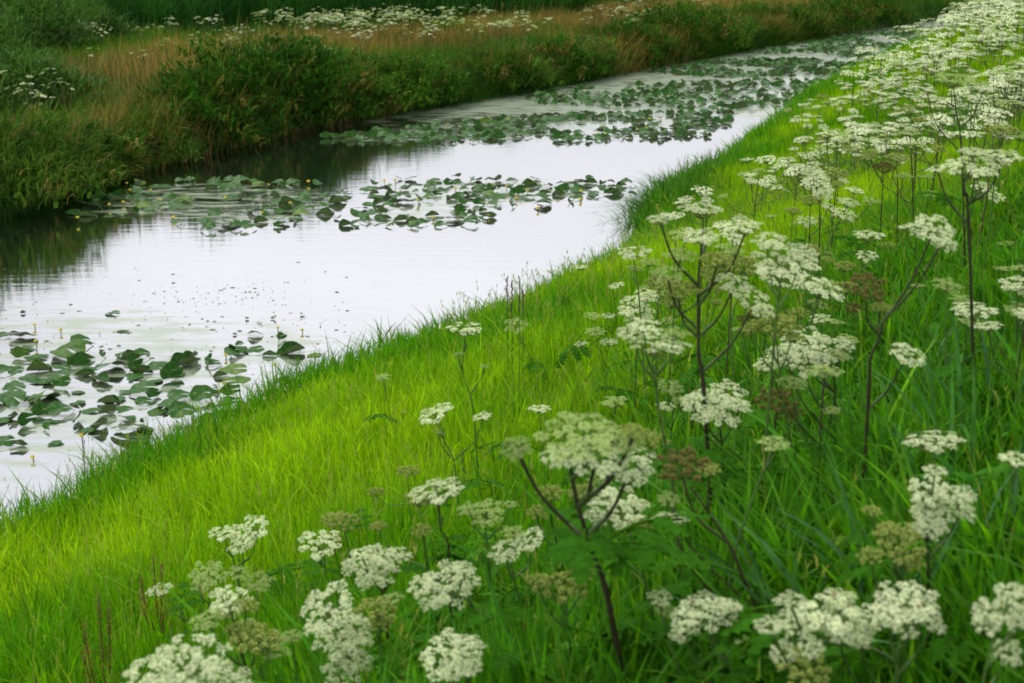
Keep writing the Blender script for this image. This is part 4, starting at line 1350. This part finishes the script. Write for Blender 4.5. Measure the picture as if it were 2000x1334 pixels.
def build_stuff():
    VV, QQ, TT, CC, MI, MT = [], [], [], [], [], []
    off = 0
    cache = {}
    for key, (me, _) in UMB.items():
        if key[1] != 2:
            continue
        v = np.zeros(len(me.vertices) * 3, np.float32)
        me.vertices.foreach_get('co', v)
        c = np.zeros(len(me.vertices) * 4, np.float32)
        me.attributes['Col'].data.foreach_get('color', c)
        ls = [tuple(p.vertices) for p in me.polygons]
        mi = [p.material_index for p in me.polygons]
        q = np.array([l for l in ls if len(l) == 4]).reshape(-1, 4)
        t = np.array([l for l in ls if len(l) == 3]).reshape(-1, 3)
        qm = [m for l, m in zip(ls, mi) if len(l) == 4]
        tm = [m for l, m in zip(ls, mi) if len(l) == 3]
        cache[key] = (v.reshape(-1, 3).astype(float), c.reshape(-1, 4)[:, :3], q, t, qm, tm)
    for (x, y, hgt, nh, spread, kinds, R0) in STUFF:
        z = float(ground(x, y))
        sm = MB()
        sm.tube([(x, y, z), (x, y, z + hgt)], .008, 3, col=BRN, cap=False)
        for i in range(nh):
            a = random.uniform(0, 6.28)
            rr = 0 if i == 0 else spread * random.uniform(.4, 1.0)
            hub = np.array([x + math.cos(a) * rr, y + math.sin(a) * rr, z + hgt - rr * random.uniform(0, .7)])
            k = random.choice(kinds)
            v, c, q, t, qm, tm = cache[k, 2, random.randrange(UV[k])]
            R = R0 * random.uniform(.7, 1.25)
            tx, ty = math.cos(a) * rr * .9, math.sin(a) * rr * .9 - random.uniform(0, .3)
            vv = v.copy()
            vv[:, 2] += vv[:, 0] * -tx + vv[:, 1] * -ty
            VV.append(vv * R + hub); CC.append(c)
            QQ.append(q + off); TT.append(t + off)
            base_m = 0 if k == 'W' else 1
            MI += [2 if m == 0 else base_m for m in qm]
            MT += [2 if m == 0 else base_m for m in tm]
            off += len(v)
        VV.append(np.array(sm.v)); CC.append(np.array(sm.c))
        QQ.append(np.array(sm.q).reshape(-1, 4) + off)
        MI += [2] * len(sm.q)
        off += len(sm.v)
    me = new_mesh('hogweed_mass', np.concatenate(VV), np.concatenate(QQ), np.concatenate(TT), np.concatenate(CC), [M_WHITE, M_CREAM, M_RAY], False, MI + MT)
    o = link('hogweed_mass', me)
    tag(o, 'far off mass of white hogweed flowers, on both banks of the canal', 'wildflowers', kind='stuff')


build_stuff()


# ------------------------------------------------------------------ lily pads
def make_pad(kind, seed):
    random.seed(seed)
    na, nrng = 30, 6
    V, F = [], []
    notch = .30
    ph = [random.uniform(0, 6.28) for _ in range(4)]
    tl, hp = random.uniform(.08, .48), random.uniform(.5, 1.5)
    for j in range(nrng + 1):
        q = j / nrng
        for i in range(na + 1):
            a = notch * (1 - .3 * q) * .5 + (2 * math.pi - notch * (1 - .3 * q)) * i / na
            r = q * (1.0 + .05 * math.sin(3 * a + ph[0]) + .02 * math.sin(8 * a + ph[1]))
            lob = 1 + .10 * math.exp(-((min(a, 2 * math.pi - a) - .45) / .35) ** 2)
            x, y = math.cos(a) * r * lob * .56 - .06, math.sin(a) * r * .42
            z = .012 * math.sin(5 * a + ph[1]) * q * q
            if kind == 'f':
                z += .012 + .03 * q * q * max(0, math.sin(a + ph[2]))
            elif kind == 'c':      # one side lifted, the other in the water
                z += tl * (y + .42) ** 1.2 + .13 * (1 - (x / .62) ** 2) * hp + .045 * math.sin(2 * a + ph[2]) * q + .02 * math.sin(7 * a + ph[3]) * q * q
            elif kind == 'r':      # both sides rolled up along the midrib
                z += .02 + 1.0 * y * y * 2.0 + .06 * x
                y *= .62 + .2 * (1 - q)
            elif kind == 'u':      # folded and standing
                f = (y + .42)
                z += .02 + f * .62 + .05 * math.sin(4 * a + ph[2]) * q
                y = -.25 + f * .35 + .12 * math.sin(3.2 * x + ph[3])
            V.append((x, y, z))
    for j in range(nrng):
        for i in range(na):
            a = j * (na + 1) + i
            F.append((a, a + na + 1, a + na + 2, a + 1))
    V = np.array(V)
    V[:, 2] += 0
    return new_mesh('lily_pad', V, F, [], None, [M_PAD])


PADM = {k: [make_pad(k, 40 * i + ord(k)) for i in range(n)] for k, n in (('f', 3), ('c', 9), ('r', 4), ('u', 6))}

PA = [(630, 515, 70, 'c'), (15, 640, 80, 'c'), (120, 655, 130, 'c'), (455, 690, 110, 'c'), (685, 610, 60, 'f'), (1410, 635, 75, 'c'), (1560, 655, 70, 'u'), (1320, 725, 110, 'c'), (1420, 725, 90, 'c'), (1500, 745, 80, 'r'),
      (1620, 730, 150, 'r'), (1740, 745, 80, 'f'), (120, 750, 90, 'u'), (190, 770, 80, 'f'), (160, 715, 70, 'f'), (380, 755, 190, 'c'), (565, 750, 70, 'u'), (680, 750, 90, 'c'), (790, 755, 90, 'c'), (990, 760, 90, 'c'),
      (1050, 765, 40, 'u'), (1030, 795, 160, 'r'), (1168, 800, 100, 'u'), (900, 790, 90, 'f'), (1300, 840, 140, 'c'), (1310, 885, 130, 'f'), (20, 840, 90, 'c'), (95, 845, 80, 'c'), (220, 830, 120, 'r'), (340, 820, 100, 'c'),
      (450, 800, 110, 'u'), (600, 825, 160, 'c'), (740, 815, 120, 'u'), (860, 835, 100, 'c'), (950, 870, 130, 'u'), (330, 870, 120, 'c'), (230, 890, 130, 'f'), (560, 880, 110, 'r'), (470, 855, 100, 'r'), (740, 860, 130, 'f'),
      (850, 890, 90, 'f'), (80, 940, 120, 'c'), (265, 900, 80, 'c'), (430, 950, 70, 'f'), (700, 950, 80, 'f'), (800, 955, 140, 'c'), (850, 975, 90, 'u'), (1000, 985, 110, 'c'), (1135, 990, 130, 'c'), (1285, 955, 100, 'u'),
      (1200, 945, 60, 'f'), (75, 1010, 160, 'c'), (230, 1005, 180, 'c'), (430, 1010, 100, 'f'), (600, 1010, 110, 'r'), (700, 1045, 90, 'f'), (800, 1015, 80, 'c'), (880, 1055, 130, 'f'), (240, 1075, 100, 'u'), (345, 1070, 140, 'c'),
      (595, 1070, 90, 'u'), (560, 1150, 100, 'u'), (440, 1115, 100, 'u'), (75, 1105, 70, 'u'), (150, 1125, 100, 'u'), (265, 1155, 60, 'u'), (785, 1115, 40, 'u'), (725, 1170, 190, 'c'), (1020, 1090, 130, 'c'), (1130, 1070, 120, 'c'),
      (95, 1255, 90, 'u'), (320, 1235, 70, 'f'), (1575, 880, 100, 'f'), (1700, 870, 60, 'u'), (130, 510, 25, 'u'), (1368, 543, 22, 'u'), (1440, 562, 25, 'c'), (1518, 542, 40, 'c'), (1680, 536, 26, 'c'), (1775, 575, 22, 'u'),
      (1300, 630, 20, 'u'), (1330, 690, 42, 'c'), (260, 663, 24, 'f'), (660, 690, 24, 'f'), (-60, 700, 120, 'c'), (-80, 800, 130, 'c'), (-70, 930, 120, 'c'), (-90, 1050, 120, 'u')]
pads = []          # x, y, size, kind, raft
random.seed(15)
for _ in range(400):
    if len(pads) >= 42:
        break
    qx, qy = random.uniform(-90, 480), random.uniform(690, 880)
    if qy > 900 - .16 * qx - 10 or (qx > 300 and qy > 820):
        continue
    p = on_plane(qx, qy)
    if dn(p[0], p[1]) > -.3 or any((p[0] - a[0]) ** 2 + (p[1] - a[1]) ** 2 < .16 for a in pads):
        continue
    pads.append((p[0], p[1], random.uniform(.14, .27), random.choice('ccffcur'), 'A'))
for cx, cy, w_, k in PA:
    p = on_plane(cx / 2.84, 430 + (cy + 8) / 2.84)
    t = np.linalg.norm(p - CAM)
    pads.append((p[0], p[1], w_ / 2.84 * t / FPX * 1.0, k, 'A'))
random.seed(5)
NPAD = {'B': 115, 'B2': 130, 'C': 360, 'D': 420, 'E': 480, 'F': 600}
for rk, n in NPAD.items():
    poly = RW[rk]
    x0, y0 = poly.min(0)
    x1, y1 = poly.max(0)
    got = []
    tr = 0
    mind = .19 if rk in ('B', 'B2') else .20
    while len(got) < n and tr < 40000:
        tr += 1
        x, y = random.uniform(x0, x1), random.uniform(y0, y1)
        if not inside(poly, np.array(x), np.array(y)):
            continue
        if rk not in ('B', 'B2') and float(vnoise(x, y * .6, 1.7, 55)) < .24:
            continue
        if float(vnoise(x, y, .8, 57)) < .25:
            continue
        if any((x - a) ** 2 + (y - b) ** 2 < mind ** 2 for a, b, *_ in got):
            continue
        k = random.choice('cccccccurrf' if rk in ('B', 'B2') else 'cccccuurcr')
        s = random.uniform(.15, .31)
        got.append((x, y, s, k, rk[0]))
    pads += got
pads_all = sorted(pads, key=lambda p: -p[2] / math.hypot(p[0], p[1]))
indiv, rest = pads_all[:295], pads_all[295:]
KW = {'f': 'flat floating', 'c': 'half lifted', 'r': 'rolled up', 'u': 'folded upright'}
RWD = {'A': 'nearest raft', 'B': 'middle raft', 'C': 'third raft', 'D': 'fourth raft', 'E': 'fifth raft', 'F': 'farthest raft'}
random.seed(77)
for rk in 'ABCDEF':
    mem = sorted([p for p in indiv if p[4] == rk], key=lambda p: p[1])
    nper = 12 if rk == 'A' else 22
    for ri in range(0, len(mem), nper):
        rw = sorted(mem[ri:ri + nper], key=lambda p: p[0] / p[1])
        for kk, (x, y, s, k, _) in enumerate(rw):
            me = random.choice(PADM[k])
            o = link('lily_pad', me, None, (x, y, .006))
            yaw = random.uniform(0, 6.28) if k in 'f' else random.gauss(0, .75) + (math.pi if random.random() < .22 else 0)
            o.rotation_euler = (random.gauss(0, .05), random.gauss(0, .07), yaw)
            o.scale = (s, s * random.uniform(.85, 1.2), s * random.uniform(.75, 1.2))
            tag(o, f'{KW[k]} lily pad, {ordw(kk + 1)} from the left in the {ordw(ri // nper + 1)} row of the {RWD[rk]}', 'lily pad', 'yellow water lily pads')
# the remaining hundreds
VV, QQ = [], []
o_ = 0
for x, y, s, k, rk in rest:
    me = random.choice(PADM[k])
    v = np.zeros(len(me.vertices) * 3, np.float32)
    me.vertices.foreach_get('co', v)
    v = v.reshape(-1, 3).astype(float)
    yaw = random.gauss(0, .8) + (math.pi if random.random() < .3 else 0)
    c_, s_ = math.cos(yaw), math.sin(yaw)
    v2 = np.stack([(v[:, 0] * c_ - v[:, 1] * s_) * s + x, (v[:, 0] * s_ + v[:, 1] * c_) * s + y, v[:, 2] * s * 1.1 + .006], -1)
    q = np.zeros(len(me.polygons) * 4, np.int32)
    me.loops.foreach_get('vertex_index', q)
    VV.append(v2)
    QQ.append(q.reshape(-1, 4) + o_)
    o_ += len(v2)
o = link('lily_pad_carpet', new_mesh('lily_pad_carpet', np.concatenate(VV), np.concatenate(QQ), [], None, [M_PAD]))
tag(o, 'distant carpet of hundreds of small lily pads up the canal', 'lily pads', kind='stuff')
print('pads', len(indiv), len(rest))


def debris():
    n = 330
    k = rng.random(n) < .75
    px = np.where(k, rng.uniform(-60, 700, n), rng.uniform(300, 560, n))
    py = np.where(k, rng.normal(645, 55, n), rng.normal(578, 14, n))
    V, T, C = [], [], []
    for a, b in zip(px, py):
        p = on_plane(a, b)
        if dn(p[0], p[1]) > -.1:
            continue
        s_ = random.uniform(.004, .008) + .018 * random.random() ** 4
        t0 = random.uniform(0, 6.28)
        o = len(V)
        m_ = random.choice((3, 4, 5))
        for i in range(m_ + 1):
            rr = s_ * random.uniform(.6, 1.5) if i < m_ else 0
            t = t0 + 6.283 * i / m_
            V.append((p[0] + math.cos(t) * rr * 1.6, p[1] + math.sin(t) * rr, .004 + (random.uniform(0, .012) if i == m_ else 0)))
            C.append((.05, .06, .02) if o % 2 else (.09, .10, .03))
        T += [(o + i, o + (i + 1) % m_, o + m_) for i in range(m_)]
    o = link('floating_debris', new_mesh('floating_debris', np.array(V), [], T, np.array(C), [M_STEM]))
    tag(o, 'dark flecks of leaf and seed litter floating near the nearest raft', 'debris', kind='stuff')


debris()


# yellow water lilies
def make_lily_flower():
    m = MB()
    for k in range(5):
        a = k * 1.2566
        V = []
        for i, (rr, z) in enumerate([(.15, 0), (.75, .12), (1.0, .6), (.72, 1.05), (.35, 1.2)]):
            wd = [.12, .62, .68, .5, .12][i]
            V += [(math.cos(a - wd) * rr, math.sin(a - wd) * rr, z), (math.cos(a) * rr * 1.08, math.sin(a) * rr * 1.08, z * 1.03), (math.cos(a + wd) * rr, math.sin(a + wd) * rr, z)]
        F = []
        for i in range(4):
            for j in range(2):
                F.append((i * 3 + j, i * 3 + j + 1, i * 3 + j + 4, i * 3 + j + 3))
        m.add(V, F)
    m.tube([(0, 0, .2), (0, 0, .75), (0, 0, .85)], [.3, .38, .3], 8)
    return m.mesh('petals', [M_YEL])


PETALS = make_lily_flower()
LF = [(190, 575, .05, 'alone above the nearest raft'), (335, 605, .05, 'beside a dark leaf tip above the nearest raft'), (402, 655, .06, 'behind the first lifted pad of the nearest raft'), (198, 665, .08, 'pale, next to the leftmost large pad'),
      (1540, 590, .14, 'on a stalk above the dark folded leaf'), (1675, 605, .04, 'furthest towards the near bank above the raft'), (1250, 742, .05, 'beside the chain of lifted pads'), (1525, 797, .07, 'with the brightest petals near the grass edge'),
      (1243, 900, .05, 'in front of the large half lifted pad'), (452, 1187, .26, 'on the tallest bare stalk in the open water'), (180, 1308, .04, 'lowest on the water near the grass'), (730, 757, .05, 'between pads at the back of the nearest raft')]
LB = [(705, 1020), (725, 1060), (840, 1058), (893, 1112), (685, 1125), (610, 1138), (1497, 1028), (1722, 1010), (1258, 1098), (1460, 1182), (1620, 1130), (967, 1210), (432, 1210)]
LB2 = [(287, 1005), (347, 1002), (683, 1048), (890, 1028), (970, 1035), (1385, 1062), (475, 1115), (560, 1210), (437, 1240), (1023, 1102), (1085, 1060), (1143, 1158), (1380, 1108), (868, 1195), (640, 690), (980, 662), (1500, 700), (1520, 745), (1475, 745),
       (1750, 712), (1770, 660), (1830, 665), (1700, 720), (1405, 505), (1265, 525), (1780, 505)]
fl_list = [(cx / 2.84, 430 + cy / 2.84, h, 'yellow water lily ' + lab) for cx, cy, h, lab in LF]
fl_list += [(cx / 2.857, cy / 2.857, random.uniform(.05, .13), 'small yellow water lily in the left half of the middle raft') for cx, cy in LB]
fl_list += [(650 + cx / 2.857, cy / 2.857, random.uniform(.05, .13), 'small yellow water lily ' + ('in the right half of the middle raft' if cy > 900 else 'in the third raft' if cy > 640 else 'in the fourth raft')) for cx, cy in LB2]
_cnt = {}
_tot = {}
for q in fl_list:
    _tot[q[3]] = _tot.get(q[3], 0) + 1
fl_list.sort(key=lambda q: q[0])
for px, py, h, lab in fl_list:
    if _tot[lab] > 1:
        _cnt[lab] = _cnt.get(lab, 0) + 1
        lab = lab.replace('small yellow water lily', f'small yellow water lily, {ordw(_cnt[lab])} from the left')
    p = on_plane(px, py, h + .01)
    root = bpy.data.objects.new('water_lily', None)
    COL.objects.link(root)
    root.location = (p[0], p[1], 0)
    tag(root, lab, 'water lily', 'yellow water lilies in bloom')
    f = link('petals', PETALS, root, (0, 0, h - .01))
    s = random.uniform(.021, .027) if p[1] < 22 else random.uniform(.028, .036)
    f.scale = (s, s, s * .95)
    f.rotation_euler = (random.uniform(-.25, .25), random.uniform(-.25, .25), random.uniform(0, 6))
    m = MB()
    m.tube(spline([(random.uniform(-.02, .02), 0, -.1), (0.006, 0, h * .5), (0, 0, h)], 3), .006, 6)
    link('stalk', m.mesh('stalk', [M_STALK]), root)


# ------------------------------------------------------------------ sedge tufts, dock, seed stalks, beetles
def tuft(px, py, n, h, spread, col, label, name='sedge_tuft', w_=.012, lean=.5, cat='grass tuft', group='tufts at the water edge', t=None, x=None, y=None):
    if x is None:
        D = ray(px, py)
        ts = np.linspace(2, 80, 4000)
        P = CAM[None] + D[None] * ts[:, None]
        k = int(np.argmax(P[:, 2] <= np.maximum(ground(P[:, 0], P[:, 1]), 0)))
        x, y = P[k, 0], P[k, 1]
    z = float(ground(x, y))
    a = rng.uniform(0, 6.28, n)
    r = spread * np.sqrt(rng.random(n))
    Pp = np.stack([np.cos(a) * r, np.sin(a) * r, ground(x + np.cos(a) * r, y + np.sin(a) * r) - z - .03], -1)
    c = np.array(col)[None] * rng.uniform(.6, 1.35, n)[:, None]
    hh = h * rng.uniform(.5, 1.15, n)
    V, q, t_, cc = blades(Pp, hh, w_ * rng.uniform(.6, 1.3, n), a + rng.normal(0, .7, n), lean * rng.uniform(.2, 1.6, n), c, 4, .7)
    o = link(name, new_mesh(name, V, q, t_, cc, [M_GRASS]), None, (x, y, z))
    tag(o, label, cat, group)


tuft(1095, 560, 90, .75, .35, (.030, .075, .022), 'dark sedge tuft with long blades arching over the water', lean=.7)
tuft(1130, 520, 110, .7, .40, (.040, .11, .020), 'dark green sedge tuft behind the arching one', lean=.6)
tuft(1175, 480, 120, .6, .45, (.050, .15, .018), 'green sedge tuft at the dent in the bank', lean=.6)
tuft(1290, 400, 700, .62, .75, (.055, .155, .022), 'big drooping tussock jutting into the water opposite the middle raft', lean=1.1, w_=.016)
tuft(1330, 365, 600, .62, .7, (.075, .19, .020), 'second drooping tussock just behind the big one', lean=.9, w_=.016)
tuft(1390, 310, 400, .5, .6, (.060, .16, .02), 'dark tussock at the grass edge below the third raft', lean=.7, w_=.018)
tuft(440, 960, 60, .62, .16, (.030, .080, .014), 'dark rushy tuft standing in the bright slope near the water', lean=.3, w_=.006)
tuft(160, 960, 40, .55, .25, (.035, .085, .02), 'few dark blades sticking out of the bank at lower left', lean=.5)
tuft(930, 640, 60, .5, .3, (.040, .10, .02), 'dark blades arching along the water behind the flat white head', lean=.8)
tuft(690, 720, 24, .5, .2, (.035, .08, .03), 'few upright dark blades where the bank meets the raft', lean=.3)
for (px, py, lab, cc, hh) in [(1700, 905, 'broad pale bladed grass clump below the white cloud', (.075, .21, .05), .6), (1900, 1010, 'broad bladed grass clump beside the rounded white bunch', (.06, .19, .05), .65),
                              (1620, 1334, 'broad blades in front of the widest white spread', (.06, .18, .05), .55), (1860, 1290, 'broad grey green blades bottom right', (.07, .18, .07), .5),
                              (1780, 720, 'broad bladed clump right of the crooked hogweed', (.07, .20, .04), .55), (1950, 800, 'broad bladed clump near the photo edge', (.06, .18, .04), .55),
                              (1520, 1060, 'broad bladed clump behind the crossing stems', (.09, .25, .03), .55), (1100, 860, 'single broad leaf clump on the bright slope', (.08, .24, .02), .5)]:
    tuft(px, py, 46, hh, .28, cc, lab, name='broad_grass', w_=.018, lean=.55, group='broad bladed clumps')


for (tx, ty, n_, h_, cc_, lab_) in [(2.45, 26.0, 520, .66, (.045, .15, .014), 'dark front edge of the tussock bulging into the water'), (2.95, 28.0, 620, .72, (.055, .18, .014), 'dark top of the tussock bulging into the water'),
                                    (3.9, 30.2, 520, .66, (.060, .20, .016), 'dark tussock behind the bulge, below the third raft'), (.75, 19.9, 90, .6, (.03, .09, .016), 'ragged dark blades at the dent of the bank'),
                                    (-.9, 17.4, 60, .5, (.035, .10, .016), 'ragged dark blades between the flat white head and the water'), (-2.3, 15.0, 70, .5, (.035, .11, .016), 'ragged dark blades beside the nearest raft'),
                                    (-3.4, 12.8, 70, .5, (.035, .12, .016), 'ragged dark blades by the low yellow water lily')]:
    tuft(0, 0, n_, h_, .75 if n_ > 300 else .32, cc_, lab_, lean=.9 if n_ > 300 else .45, w_=.016 if n_ > 300 else .010, x=tx, y=ty)


def dock(px, py, t, hgt, label):
    D = ray(px, py)
    p = CAM + D * t
    g = float(ground(p[0], p[1]))
    root = bpy.data.objects.new('dock', None)
    COL.objects.link(root)
    root.location = (p[0], p[1], g)
    tag(root, label, 'wildflower', 'dock plants')
    st, sd = MB(), MB()
    for i in range(5):
        a = i * 1.3
        e = np.array([math.cos(a) * .08 * (i > 0), math.sin(a) * .05 * (i > 0), hgt * (1 - .12 * i)])
        b = np.array([0, 0, -.02]) if i == 0 else np.array([0, 0, hgt * .25])
        pts_ = spline([b, (b + e) / 2 + np.array([e[0] * .2, 0, -.02]), e], 5)
        st.tube(pts_, .003, 5, col=(.11, .07, .02))
        for q in pts_[4:]:
            for k in range(9):
                c = q + np.array([random.gauss(0, .009), random.gauss(0, .009), random.uniform(-.03, .03)])
                s = .0032
                sd.add([c + np.array(v) * s for v in ((0, 0, -1.3), (1, 0, 0), (0, 1, 0), (-1, 0, 0), (0, -1, 0), (0, 0, 1.3))], [],
                       [(0, 2, 1), (0, 3, 2), (0, 4, 3), (0, 1, 4), (5, 1, 2), (5, 2, 3), (5, 3, 4), (5, 4, 1)], 0, (random.uniform(1.2, 1.9), random.uniform(.8, 1.2), .7))
    link('stem', st.mesh('stem', [M_STEM]), root)
    link('seeds', sd.mesh('seeds', [M_BROWN]), root)


dock(200, 1270, 5.6, .62, 'rusty red dock spire standing in the grass at the bottom left')
dock(300, 1090, 6.6, .5, 'thin brown dock spire in the green slope left of the cream heads')


def seed_stalk(px, py, z, label, dx=0, n=10, hgt=None):
    """grass stalk whose tip shows at px, py at height z above the bank foot"""
    D = ray(px, py)
    ts = np.linspace(2, 60, 5000)
    P = CAM[None] + D[None] * ts[:, None]
    hh = P[:, 2] - np.maximum(ground(P[:, 0], P[:, 1]), 0)
    k = int(np.argmax(hh <= z))
    p = P[k]
    g = max(0., float(ground(p[0] + dx, p[1])))
    base = np.array([p[0] + dx, p[1], g])
    m = MB()
    tip = p - base
    m.tube(spline([(0, 0, -.05), (tip[0] * .3, 0, tip[2] * .5), tip], 4), .0018, 4, col=(.06, .05, .03))
    for i in range(n):
        f = 1 - .22 * i / n
        c = np.array([tip[0] * (.6 + .4 * f), 0, tip[2] * f]) + np.array([random.uniform(-.006, .006), 0, 0])
        m.tube([c, c + np.array([random.uniform(-.004, .004), 0, .022])], [.005, .002], 4, col=(.09, .04, .04))
    o = link('grass_stalk', m.mesh('grass_stalk', [M_STEM]), None, base)
    tag(o, label, 'grass stalk', 'grass seed stalks at the water edge')


seed_stalk(991, 545, .95, 'dark grass spike, first of the three against the white water')
seed_stalk(1000, 556, .85, 'short dark grass spike in the middle of the three')
seed_stalk(1015, 545, .95, 'reddish grass spike, last of the three against the white water')
seed_stalk(1022, 570, .75, 'small brown grass spike beside the reddish one')
seed_stalk(163, 850, .6, 'dark bare stalk at the raft corner near the grass', n=2)


def cross_reed(px, py):
    p = on_plane(px, py, .5)
    base = np.array([p[0], p[1], 0.0])
    m = MB()
    for (x0, z0, x1, z1) in [(0, -.1, .0, .30), (0, .30, -.09, .62), (0, .36, .14, .56), (0, .34, -.13, .30), (0, .30, .14, .16), (0, .26, -.04, .05)]:
        a, b = np.array([x0, 0, z0]), np.array([x1, random.uniform(-.03, .03), z1])
        m.tube([a, (a + b) / 2 + np.array([0, 0, .015]), b], [.004, .008, .001], 4, col=(.05, .045, .03))
    o = link('reed_shoot', m.mesh('reed_shoot', [M_STEM]), None, base)
    tag(o, 'lone dark reed shoot with crossed leaves standing in the water', 'reed')


cross_reed(748, 640)


def make_beetle():
    m = MB()
    m.tube([(-.0050, 0, .002), (-.0042, 0, .0023), (0, 0, .0026), (.0032, 0, .0024), (.0040, 0, .002)], [.0006, .0017, .0021, .0018, .0008], 8)
    for s in (-1, 1):
        for x in (-.002, 0.0005, .0028):
            m.tube([(x, s * .0015, .002), (x + .0005, s * .0035, .0028), (x + .001, s * .005, 0)], .0003, 4)
    return m.mesh('body', [M_BEETLE])


BEE = make_beetle()
hm = MB()
hm.tube([(.0040, 0, .002), (.0048, 0, .0022), (.0056, 0, .002)], [.0008, .0012, .0006], 7)
for s in (-1, 1):
    hm.tube([(.0055, s * .0005, .0024), (.0085, s * .002, .0035)], .0002, 4)
BH = hm.mesh('head', [M_BLACK])
deps = bpy.context.evaluated_depsgraph_get()
deps.update()
for px, py, lab in [(702, 1222, 'red beetle on the steep cascade of white heads'), (881, 1290, 'red beetle on the tidy low white head'), (1353, 1177, 'red beetle on the arched white head'), (1630, 1164, 'red beetle on the back of the widest white spread'),
                    (1792, 1187, 'red beetle on the white head joining the widest spread'), (427, 1316, 'red beetle on the white dome cut by the photo bottom'), (1822, 948, 'red beetle on the rounded bunch of pure white heads')]:
    d = ray(px, py)
    dv = Vector(d).normalized()
    hit, loc, nrm, i_, ob, _ = SC.ray_cast(deps, Vector(CAM), dv)
    if not hit or ob.name.split('.')[0] not in ('florets',):
        continue
    root = bpy.data.objects.new('beetle', None)
    COL.objects.link(root)
    root.location = loc + Vector((0, -.001, .002))
    root.rotation_euler = (random.uniform(-.2, .4), random.uniform(-.3, .3), random.uniform(0, 6.28))
    tag(root, lab, 'beetle', 'red beetles on the flowers')
    link('body', BEE, root)
    link('head', BH, root)
print('objects', len(bpy.data.objects))
